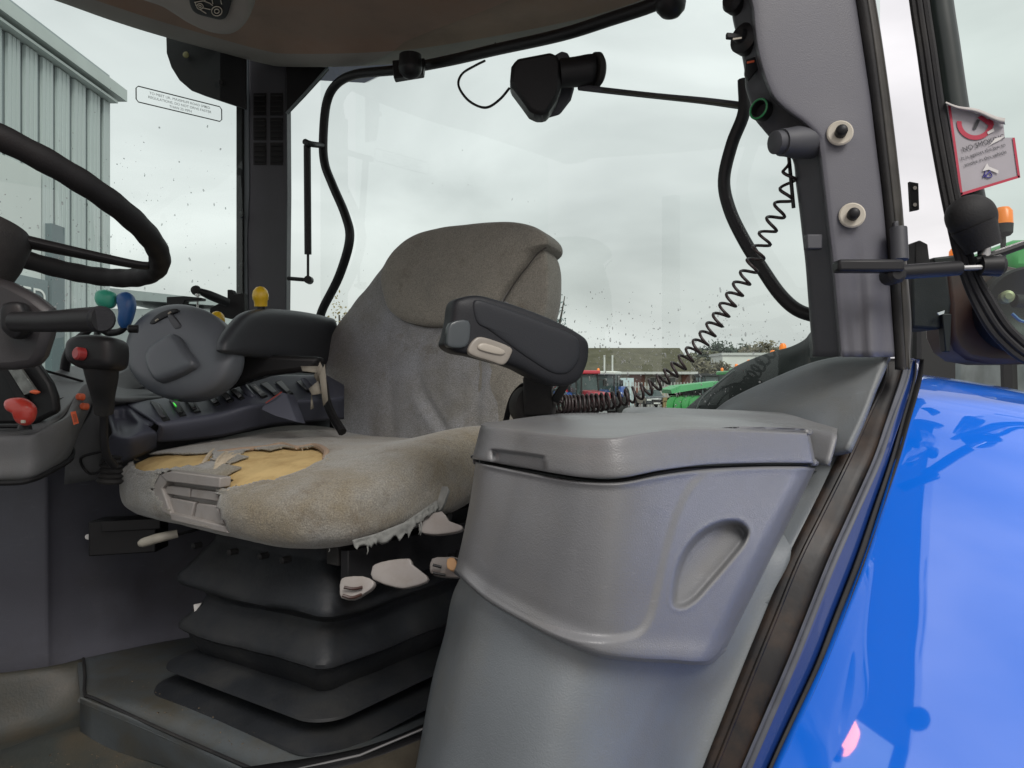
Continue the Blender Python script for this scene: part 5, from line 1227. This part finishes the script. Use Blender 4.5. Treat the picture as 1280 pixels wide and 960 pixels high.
# rear mudguard seen through the rear window
ty_ = empty('rear_mudguard', W(950, 520, 1.6), 'black mudguard arch of rear wheel outside the rear window', 'mudguard')
patch('arch', [
 [(851, 516, 1.66), (879, 492, 1.62), (898, 477, 1.60), (916, 460, 1.57), (944, 447, 1.53), (967, 439, 1.5), (989, 433, 1.47), (1006, 424, 1.45), (1018, 411, 1.43), (1060, 385, 1.38)],  # left tip of the black sheet also fills in the shadow beside the arch
 [(862, 516, 1.60), (884, 498, 1.58), (902, 484, 1.56), (920, 468, 1.53), (946, 455, 1.50), (968, 448, 1.47), (990, 442, 1.44), (1006, 434, 1.42), (1020, 424, 1.40), (1062, 400, 1.36)],
 [(878, 516, 1.56), (893, 504, 1.54), (912, 492, 1.52), (928, 480, 1.5), (950, 470, 1.47), (970, 463, 1.44), (992, 456, 1.42), (1006, 450, 1.4), (1022, 444, 1.38), (1065, 425, 1.34)],
 [(884, 540, 1.53), (900, 530, 1.51), (918, 516, 1.49), (934, 504, 1.47), (955, 492, 1.44), (974, 482, 1.42), (994, 474, 1.39), (1008, 468, 1.37), (1024, 462, 1.35), (1065, 450, 1.32)]], mat('mudguard_plastic', (.012, .014, .014), .6, spec=.3, bump=.2, bscale=200), ty_, nu=5, nv=6, thick=.02)
tube('arch_edge', [W(*p) for p in ((871, 512, 1.585), (878, 498, 1.58), (897, 480, 1.565), (918, 463, 1.54))], .0025, mat('painted_edge_sheen', (.12, .13, .13), .3), ty_, n=6)  # pale strip paints a sheen along the arch edge

# ================================================================== THE YARD OUTSIDE
asph = mat('wet_asphalt', (.16, .16, .165), .35, bump=.4, bscale=6, var=.2, vscale=.25, dirt=(.22, .21, .2), dirt_amt=.5, dscale=.15)
g = struct(mk('ground', [(-900, -900, 0), (900, -900, 0), (900, 1500, 0), (-900, 1500, 0)], [(0, 1, 2, 3)], asph, None, False)); g['label'] = 'wet grey yard'
def BOX(c, hx, hy, hz): return box_g(c, Vector((hx, 0, 0)), Vector((0, hy, 0)), Vector((0, 0, hz)))
clad = mat('grey_green_cladding', (.50, .55, .545), .5, var=.05, vscale=.6, stretch=(1, 1, .15), dirt=(.46, .50, .49), dirt_amt=.5, dscale=.5)
clad2 = mat('cladding_rib', (.34, .385, .395), .5, var=.05, vscale=1)
winm = mat('pale_window_sheet', (.62, .66, .64), .4, var=.05, vscale=.5)
# warehouse at the left: facade runs away from the camera at x = XW
XW = -10.5
wh = empty('warehouse', (XW-6, 14, 0), 'tall pale green-grey metal clad warehouse behind the steering wheel', 'warehouse')
def yp(px, x=XW): return 960*x/(px-640)
y0, y1 = yp(-330), yp(137); HZ = EYE+7.75
core = MB().add(*BOX((XW-5-.05, (y0+y1)/2, HZ/2+.0), 5, (y1-y0)/2-.01, HZ/2-.02)).build('wall', clad2, wh, auto=30)
pxl = [-330, -250, -170, -100, -60, -30, 4, 26, 48, 67, 88, 108, 126, 137]
for a, b in zip(pxl, pxl[1:]):
    ya, yb = yp(a), yp(b); zlo = EYE+4.7 if b <= 52 else 0
    pn_ = MB().add(*BOX((XW+.0, (ya+yb)/2, (zlo+HZ-.45)/2), .03, (yb-ya)/2-.09, (HZ-.45-zlo)/2))
    for k in range(1, 4): yy_ = ya+(yb-ya)*k/4; pn_.add(*BOX((XW+.035, yy_, (zlo+HZ-.45)/2), .008, .05, (HZ-.46-zlo)/2))
    pn_.build('cladding_panel', clad, wh, auto=30)
MB().add(*BOX((XW+.10, (y0+y1)/2+.1, HZ-.12), .20, (y1-y0)/2+.22, .15)).add(*BOX((XW+.1, (y0+y1)/2, HZ-.40), .12, (y1-y0)/2, .03)).build('eaves_gutter', mat('gutter_metal', (.50, .55, .53), .4, var=.08, vscale=1), wh, auto=30)
MB().add(*BOX((XW-5, (y0+y1)/2, HZ+.2), 5, (y1-y0)/2, .1)).build('roof', clad2, wh, auto=30)
MB().add(*BOX((XW+.03, (yp(-330)+yp(48))/2, EYE+1.4), .03, (yp(48)-yp(-330))/2, 3.3)).build('glazed_wall', winm, wh, auto=30)
MB().add(*BOX((XW+.10, (yp(52)+yp(72))/2, (EYE+3.6)/2), .10, (yp(70)-yp(54))/2, (EYE+3.6)/2)).build('column', mat('slate_column', (.12, .16, .17), .5, var=.1, vscale=2), wh, auto=30)
sb_ = MB().add(*BOX((XW+.12, (yp(-200)+yp(52))/2, EYE+1.92), .04, (yp(50)-yp(-200))/2, .38)).build('sign_board', mat('grey_sign_board', (.16, .21, .22), .5, var=.1, vscale=2), wh, auto=30)
text('lettering', 'LIMITED', Vector((XW+.17, yp(48), EYE+1.72)), Vector((0, 1.25, 0)), UP*.95, .55, mat('white_letters', (.75, .77, .74), .5), sb_, depth=.01, align='RIGHT')

# grey low shed right of the warehouse
sh_ = empty('grey_shed', (-13, 30, 0), 'low grey shed with flat roof edge beyond the warehouse corner', 'shed')
MB().add(*BOX(((WB(137, 0, 26).x+WB(300, 0, 26).x)/2, 29, (EYE+2.95)/2-.2), (WB(300, 0, 26).x-WB(137, 0, 26).x)/2+1, 3, (EYE+2.95)/2-.2)).build('wall', mat('shed_wall', (.40, .43, .43), .6, var=.1, vscale=.5), sh_, auto=30)
MB().add(*prism_g([WB(120, 358, 25.8), WB(305, 378, 25.8), WB(305, 384, 25.8), WB(120, 372, 25.8)], VY*6)).build('roof', mat('shed_roof', (.36, .40, .40), .5, var=.1, vscale=.5), sh_, auto=30)
for k in range(5): MB().add(*BOX(((WB(170+k*28, 0, 25.8)).x, 25.85, 2.0), .28, .04, .6)).build('window', mat('shed_window', (.10, .12, .12), .15), sh_, auto=30)

# long low building with the mossy roof
mossm = mat('mossy_roof', (.075, .07, .038), .9, bump=1, bscale=3, var=.25, vscale=1.2, dirt=(.13, .12, .085), dirt_amt=.7, dscale=.9)
creamw = mat('cream_wall', (.42, .37, .30), .8, var=.12, vscale=.6, dirt=(.25, .2, .16), dirt_amt=.6, dscale=.5)
lb = empty('mossy_roofed_building', GX(760, 76), 'long low building with moss-covered roof across the yard', 'building')
xa, xb = WB(380, 0, 76).x, WB(866, 0, 76).x
V = [(xa, 74, EYE+1.1), (xb, 74, EYE+1.1), (xb, 82, EYE+3.85), (xa, 82, EYE+3.85), (xb, 90, EYE+1.1), (xa, 90, EYE+1.1)]
rf = mk('roof', V, [(0, 1, 2, 3), (3, 2, 4, 5)], mossm, lb, False); md = rf.modifiers.new('t', 'SOLIDIFY'); md.thickness = .2
MB().add(*BOX(((xa+xb)/2, 82, (EYE+1.0)/2), (xb-xa)/2-.3, 7, (EYE+1.0)/2)).build('wall', creamw, lb, auto=30)
mk('gable', [(xb-.2, 75, EYE+1), (xb-.2, 82, EYE+3.7), (xb-.2, 89, EYE+1)], [(0, 1, 2)], creamw, lb, False)
MB().add(*BOX(((xa+xb)/2, 73.9, EYE+1.06), (xb-xa)/2, .1, .12)).build('gutter', mat('pale_gutter', (.5, .5, .48), .5), lb, auto=30)
brk = mat('brown_brick', (.20, .085, .06), .8, var=.2, vscale=1.5)
for x0_, x1_ in ((787, 806), (724, 730), (852, 862)):
    MB().add(*BOX(((WB(x0_, 0, 74.9).x+WB(x1_, 0, 74.9).x)/2, 74.9, (EYE+.9)/2), (WB(x1_, 0, 74.9).x-WB(x0_, 0, 74.9).x)/2, .12, (EYE+.9)/2)).build('brick_pier', brk, lb, auto=30)
for x0_, x1_ in ((812, 821), (824, 833), (836, 845), (733, 745), (748, 760)):
    w_ = MB().add(*BOX(((WB(x0_, 0, 74.9).x+WB(x1_, 0, 74.9).x)/2, 74.9, 2.1), (WB(x1_, 0, 74.9).x-WB(x0_, 0, 74.9).x)/2, .06, .55)).build('window', mat('pale_frame', (.5, .47, .42), .5), lb, auto=30)
    MB().add(*BOX(((WB(x0_, 0, 74.9).x+WB(x1_, 0, 74.9).x)/2, 74.83, 2.1), (WB(x1_, 0, 74.9).x-WB(x0_, 0, 74.9).x)/2-.08, .03, .45)).build('pane', mat('dark_pane', (.14, .14, .13), .1), w_, auto=30)
MB().add(*BOX((WB(779, 0, 70).x, 70, 1.25), .95, .05, 1.25)).build('shutter_door', mat('pale_blue_door', (.50, .60, .62), .5, var=.05, vscale=1), lb, auto=30)
for px, lab in ((755.5, 'left one of two thin white poles before the mossy roof'), (765.5, 'right one of two thin white poles before the mossy roof')):
    t = tube('pole', [WB(px, 520, 60)*1, WB(px, 444, 60)], .07, mat('white_pole', (.65, .65, .62), .5), None, n=8, spl=0); tag(t, lab, 'pole', 'poles in the yard')
# palisade fence
fn_ = empty('palisade_fence', GX(840, 66), 'pale palisade fence in front of the low building', 'fence')
g = MB(); fxa, fxb = WB(782, 0, 66).x, WB(900, 0, 66).x; k = int((fxb-fxa)/.28)
for i in range(k+1):
    x = fxa+i*.28; g.add(*BOX((x, 66, 1.05), .05, .015, 1.05))
stuff(g.build('pales', mat('galvanised', (.42, .42, .40), .5), fn_, auto=30))
for z in (.5, 1.7): MB().add(*BOX(((fxa+fxb)/2, 66.05, z), (fxb-fxa)/2, .03, .04)).build('rail', mat('galv_rail', (.40, .40, .38), .5), fn_, auto=30)
wbd = empty('white_shed', WB(940, 447, 100)*1, 'long white roofed shed behind the hedge', 'shed'); wbd.location.z = 0; ORG[wbd] = Vector(wbd.location)
MB().add(*BOX((WB(935, 0, 100).x, 103, EYE+1.9), 3.3, 3, 1.9)).build('wall', mat('white_sheet', (.62, .62, .58), .6, var=.06, vscale=.5), wbd, auto=30)
MB().add(*BOX((WB(935, 0, 100).x, 103, EYE+3.9), 3.5, 3.2, .16)).build('roof', mat('grey_sheet', (.48, .48, .46), .6), wbd, auto=30)

# foliage
def crown(c, rx, ry, rz, n, size, seed, top=0, sparse=0):
    r = random.Random(seed); V = []; F = []
    cl = [(Vector((r.uniform(-1, 1), r.uniform(-1, 1), r.uniform(-1, 1)))) for _ in range(16)]
    for i in range(n):
        while True:
            p = Vector((r.uniform(-1, 1), r.uniform(-1, 1), r.uniform(-1, 1)))
            if p.length > 1: continue
            if top and math.hypot(p.x, p.y) > (1-p.z)/2*1.05+.08: continue
            q = min((p-k_).length for k_ in cl)
            if q < .42 or r.random() < .12: break
        p = Vector((c[0]+p.x*rx, c[1]+p.y*ry, c[2]+p.z*rz)); a = Vector((r.gauss(0, 1), r.gauss(0, 1), r.gauss(0, 1))).normalized(); b = a.orthogonal().normalized(); s = size*r.uniform(.5, 1.3)
        k = len(V); V += [p-a*s, p+b*s*.5, p+a*s, p-b*s*.5]; F.append((k, k+1, k+2, k+3))
    return V, F
def leafm(name, col): return mat(name, col, .8, var=.45, vscale=.7)
lg = leafm('dark_conifer', (.040, .055, .040)); lo = leafm('olive_leaves', (.085, .085, .045)); lbw = leafm('brown_twigs', (.13, .115, .075)); lt = leafm('autumn_leaves', (.26, .20, .07)); bark = mat('bark', (.08, .07, .06), .9)
def tree(px, ytop, d, rw_, m, label, seed, kind=0, n=2600, grp='trees beyond the yard', leaf=.35, name='tree'):
    t = empty(name, GX(px, d), label, 'tree' if 'tree' in name else 'bush', grp); X = WB(px, 0, d).x; ht = EYE+(480-ytop)/960*d
    cz = ht*.58; rz = ht*.42
    br_ = MB().add(*tube_g([(X, d, 0), (X+.1, d, ht*.4), (X, d, ht*.85)], [ht*.03, ht*.02, ht*.005], n=8))
    r = random.Random(seed)
    for i in range(7):
        a = r.uniform(0, 6.28); z0_ = ht*(.3+.07*i); br_.add(*tube_g([(X, d, z0_), (X+math.cos(a)*rw_*.4, d+math.sin(a)*rw_*.4, z0_+ht*.08), (X+math.cos(a)*rw_*.8, d+math.sin(a)*rw_*.8, z0_+ht*.2)], [ht*.010, ht*.006, ht*.002], n=5, spl=3))
    br_.build('trunk', bark, t, auto=None)
    V, F = crown((X, d, cz), rw_, rw_, rz, n, leaf, seed, kind); o = mk('crown', V, F, m, t, False)
tree(880, 437, 115, 4.0, lo, 'wide olive tree at the right end of the mossy roof', 1)
tree(897, 424, 120, 4.0, lg, 'round dark tree right of the mossy roof', 2)
tree(911, 434, 122, 3.2, lg, 'low dark tree between the round one and the pointed one', 3)
tree(928, 423, 120, 3.6, lg, 'pointed dark evergreen left of the pale bare tree', 4, 1, 2600)
tree(920, 435, 123, 2.2, lg, 'small dark tree just left of the pointed evergreen', 14)
tree(954, 425, 112, 4.4, lbw, 'pale brown bare tree nearest the black mudguard', 5, n=2600)
hd_ = MB()
for k in range(7): hd_.add(*crown((WB(866+k*12, 0, 80).x, 80, 2.2+.5*math.sin(k)), 1.4, 1.5, 2.0, 800, .24, 30+k))
hh_ = stuff(hd_.build('hedge', lbw, None, auto=None)); hh_['label'] = 'brown winter hedge right of the low building'; hh_['category'] = 'hedge'
tree(424, 362, 20, .55, lt, 'thin autumn tree with yellow leaves left of the backrest', 8, n=420, leaf=.045, grp='garden trees')
tree(694, 350, 14, .26, leafm('reflection_leaves', (.13, .17, .17)), 'reflection right of the headrest, built as a slim grey-green tree', 9, n=520, leaf=.035, grp='garden trees')  # made-up tree shape standing in for a reflection
tree(386, 385, 30, .8, lg, 'small dark bush beside the rear window strut', 10, n=300, leaf=.06, grp='garden trees')

# ------------------------------------------------ machines
tyrem = mat('tyre', (.022, .022, .022), .8, bump=.5, bscale=20, var=.2, vscale=3); cabgl = mat('cab_glass', (.06, .085, .085), .08, var=.3, vscale=1.5)
redpaint = mat('red_paint', (.50, .03, .05), .3, coat=.7); greenp = mat('green_paint', (.04, .30, .07), .35, coat=.5, var=.08, vscale=1); whitep = mat('white_paint', (.68, .68, .64), .35, coat=.4); bluep = mat('blue_paint_far', (.03, .08, .30), .3, coat=.6)
amber = mat('amber_lens', (.85, .20, .02), .3, emit=(1, .25, .02), estr=.25)
def machine(px, d, rot, paint, roofp, rimp, label, name='tractor', group='tractors parked in the yard', sc=1.0, beacon=True):
    X = WB(px, 0, d).x; t = empty(name, (X, d, 0), label, 'tractor', group, 0); Rm = Matrix.Rotation(math.radians(rot), 3, 'Z')
    def T_(vf): return [Rm @ (Vector(v)*sc)+Vector((X, d, 0)) for v in vf[0]], vf[1]
    def part(nm, gs, m, par=t, bw=0, auto=30):
        b = MB()
        for q in gs: b.add(*T_(q))
        o = b.build(nm, m, par, auto=auto)
        if bw: bev(o, bw)
        return o
    part('bonnet', [prism_g([Vector(p) for p in ((-.42, .6, .85), (-.42, 2.7, .85), (-.42, 2.75, 1.2), (-.42, 2.4, 1.48), (-.42, .6, 1.62))], Vector((.84, 0, 0)))], paint, bw=.06)
    part('chassis', [BOX((0, .5, .75), .28, 1.9, .25), BOX((0, 2.8, .8), .35, .12, .3)], tyrem)
    gls = part('cab_glazing', [prism_g([Vector(p) for p in ((-.72, -1.0, 1.45), (-.72, .62, 1.2), (-.72, .45, 2.5), (-.72, -.95, 2.5))], Vector((1.44, 0, 0)))], cabgl)
    posts = []
    for sx in (-1, 1):
        for pl in (((.74*sx, .64, 1.2), (.70*sx, .47, 2.55)), ((.74*sx, -1.02, 1.4), (.70*sx, -.97, 2.55)), ((.745*sx, -.25, 1.3), (.72*sx, -.3, 2.5))): posts.append(tube_g(pl, .045, n=6, spl=0))
    for q_ in posts: part('cab_post', [q_], tyrem)
    part('roof', [BOX((0, -.25, 2.62), .80, .95, .11)], roofp, bw=.07)
    for sx in (-1, 1):
        part('mudguard', [patch_g([[Vector((sx*.62, -1.0+.98*math.cos(a), .85+.98*math.sin(a))), Vector((sx*1.12, -1.0+.98*math.cos(a), .85+.98*math.sin(a)))] for a in [math.radians(20+k*20) for k in range(8)]], 1, 1)], paint).modifiers.new('t', 'SOLIDIFY').thickness = .03
        for yy_, r_, w_ in ((-1.0, .88, .26), (1.95, .62, .2)):
            wv = part('wheel', [lathe_g((sx*.95, yy_, r_), (sx, 0, 0), [(-w_, r_*.62), (-w_, r_*.9), (-w_*.7, r_), (w_*.7, r_), (w_, r_*.9), (w_, r_*.62)], 24)], tyrem)
            part('rim', [lathe_g((sx*.95, yy_, r_), (sx, 0, 0), [(-w_*.8, r_*.61), (w_*1.02, r_*.61), (w_*.6, r_*.5), (w_*.5, r_*.15), (w_*.9, r_*.13)], 18)], rimp, wv)
        part('headlight', [BOX((sx*.25, 2.72, 1.1), .10, .05, .08)], whitep)
        part('mirror', [BOX((sx*1.15, .55, 2.0), .10, .04, .18), BOX((sx*.9, .55, 2.2), .25, .015, .015)], tyrem)
    if beacon:
        b_ = part('beacon', [lathe_g((.6, -.8, 2.72), (0, 0, 1), [(0, .07), (.05, .07), (.06, .085), (.16, .08), (.21, .05), (.22, .01)], 14)], amber)
    part('exhaust', [tube_g([Vector((.5, .75, 1.5)), Vector((.5, .75, 2.5))], .05, n=8, spl=0)], tyrem)
    return t
machine(728, 44, 205, redpaint, redpaint, redpaint, 'red tractor with red roof nearest the coiled cable')
machine(756, 47, 160, bluep, whitep, redpaint, 'blue tractor with white cab roof right of the red tractor')
machine(694, 46, 190, bluep, whitep, whitep, 'blue tractor mostly behind the armrest')
for k, (px, d) in enumerate(((990, 18.0), (975, 21.8), (959, 26.0), (942, 30.5), (925, 37), (906, 46))):
    lab = ['nearest green tractor of the beacon row, by the pillar', 'second green tractor of the beacon row from the pillar', 'third green tractor of the beacon row from the pillar', 'fourth green tractor of the beacon row from the pillar', 'fifth green tractor of the beacon row from the pillar', 'farthest green tractor of the beacon row beside hedge'][k]
    machine(px+960*.79/d, d, 195, greenp, greenp, mat('yellow_rim', (.6, .45, .03), .4), lab, group='green tractors in a receding row')
# green field machine with canopy
gm = empty('green_implement', GX(868, 46), 'green farm machine with pale green canopy at the end of the yard', 'farm machine')
mk_ = MB().add(*prism_g([WB(838, 487, 46), WB(850, 482, 46), WB(905, 476, 46), WB(905, 481, 46), WB(840, 492, 46)], VY*3)).build('canopy', mat('canopy_green', (.10, .40, .16), .5, var=.08, vscale=1), gm, auto=30)
g = MB(); r = random.Random(4)
for i in range(46): g.add(*box_g(WB(r.uniform(842, 905), r.uniform(490, 502), 46.5)+VY*r.uniform(0, 2), Vector((r.uniform(.05, .3), 0, 0)), Vector((0, .05, 0)), Vector((r.uniform(-.1, .1), 0, r.uniform(.05, .25)))))
g.build('tines', tyrem, gm, auto=30)
g = MB()
for i in range(7): g.add(*lathe_g(WB(842+i*9.5, 506, 46.2), (.3, -1, 0), [(-.2, .38), (0, .5), (.02, .35), (.05, .1)], 14))
g.build('discs', greenp, gm, auto=30)
MB().add(*BOX((WB(872, 0, 47).x, 47.3, .9), 1.5, .8, .35)).build('bed', greenp, gm, auto=30)
# row of dark cabs behind the implement
for k in range(3): machine(886+k*13, 58+k*1.5, 182, greenp, tyrem, tyrem, ['first', 'second', 'third'][k]+' dark-roofed green tractor from the left behind the canopy machine', group='dark-roofed tractors', beacon=False)
# parked car
def car(px, d, rot, paint, label):
    X = WB(px, 0, d).x; t = empty('parked_car', (X, d, 0), label, 'car'); Rm = Matrix.Rotation(math.radians(rot), 3, 'Z')
    def part(nm, gs, m, par=t, bw=0):
        b = MB()
        for q in gs: b.add([Rm @ Vector(v)+Vector((X, d, 0)) for v in q[0]], q[1])
        o = b.build(nm, m, par, auto=30)
        if bw: bev(o, bw)
        return o
    side = [(-2.0, .35), (-2.05, .75), (-1.9, .95), (-.9, 1.02), (.2, 1.02), (1.9, .92), (2.05, .7), (2.0, .35)]
    part('body', [prism_g([Vector((-.86, y, z)) for y, z in side], Vector((1.72, 0, 0)))], paint, bw=.08)
    part('windows', [([Vector(p) for p in ((-.78, -.95, 1.0), (.78, -.95, 1.0), (.6, -.4, 1.46), (-.6, -.4, 1.46), (-.78, 1.7, 1.0), (.78, 1.7, 1.0), (.6, 1.3, 1.46), (-.6, 1.3, 1.46))], [(0, 1, 2, 3), (4, 5, 6, 7), (0, 3, 7, 4), (1, 2, 6, 5)])], cabgl)
    part('roof', [BOX((0, .45, 1.47), .6, .88, .03)], paint, bw=.02)
    for sx in (-1, 1):
        for yy_ in (-1.3, 1.3):
            w_ = part('wheel', [lathe_g((sx*.8, yy_, .32), (sx, 0, 0), [(-.1, .2), (-.1, .31), (.08, .32), (.09, .2)], 18)], tyrem)
        part('headlight', [BOX((sx*.62, -2.03, .72), .18, .04, .07)], whitep)
    part('grille', [BOX((0, -2.05, .62), .38, .03, .12)], tyrem)
    part('number_plate', [BOX((0, -2.07, .45), .26, .02, .055)], whitep)
car(813, 62, 4, mat('dark_car_paint', (.05, .055, .06), .3, coat=.8), 'dark car parked facing the yard under the coiled cable')
pl_ = MB()
for i in range(9): pl_.add(*BOX((WB(829+i*2.2, 0, 60).x, 60, .45), .05, .4, .45))
o = pl_.add(*BOX((WB(837, 0, 60).x, 60, .6), .65, .4, .04)).build('wooden_crate', mat('weathered_wood', (.36, .26, .13), .8, var=.2, vscale=2), None); tag(o, 'yellowish wooden crate right of the dark car', 'crate')
# near green tractor behind the door
nt_ = machine(1352, 5.6, 172, greenp, greenp, mat('yellow_rim2', (.6, .45, .03), .4), 'green tractor close behind the open door glass', group=None, sc=1.06, beacon=False)
for ch in list(nt_.children):
    if ch.name.startswith('cab_glazing'): ch.data.materials[0] = mat('pale_cab_glass', (.30, .34, .33), .1, var=.4, vscale=3)
def beac(px, py, d, r, label):
    t = empty('amber_beacon', W(px, py+28, d), label, 'beacon')
    z = W(px, py, d)
    lathe('lens', z, (0, 0, 1), [(-r*.9, r*.98), (r*.5, r*.92), (r*.95, r*.6), (r*1.05, r*.1)], amber, t, 20)
    lathe('base', z, (0, 0, 1), [(-r*2.3, r*.35), (-r*2.2, r*.7), (-r*1.9, r*.95), (-r*.9, r*1.0)], M['blackm'], t, 20)
    tube('stalk', [z-UP*r*2.2, z-UP*r*6], r*.28, M['blackm'], t, n=8, spl=0)
beac(1254, 270, 1.6, .0215, 'large amber beacon on a stalk behind the door glass')
beac(1194, 318, 1.75, .016, 'small amber beacon peeping out left of the door frame')

from mathutils.bvhtree import BVHTree
def mirror_at(px, py):
    me = fender.data; bvh = BVHTree.FromPolygons([v.co+ORG[fender] for v in me.vertices], [tuple(p.vertices) for p in me.polygons])
    o_ = Vector((0, 0, EYE)); v_ = (W(px, py, 1)-o_).normalized(); h, n_, i_, d_ = bvh.ray_cast(o_, v_)
    return h, (v_-n_*2*v_.dot(n_)).normalized()
h_0, r_0 = mirror_at(1055, 920); lp = h_0+r_0*1.32
al = empty('lit_amber_lamp', lp-UP*.09, 'small lit amber lamp on the front corner of the cab', 'lamp')
lathe('lens', lp, (0, 0, 1), [(-.05, .040), (-.02, .050), (.02, .050), (.045, .032), (.055, .006)], mat('lit_amber', (.9, .3, .1), .4, emit=(1, .30, .12), estr=7), al, 18)
lathe('base', lp-UP*.09, (0, 0, 1), [(0, .02), (.038, .018)], M['blackm'], al, 18)
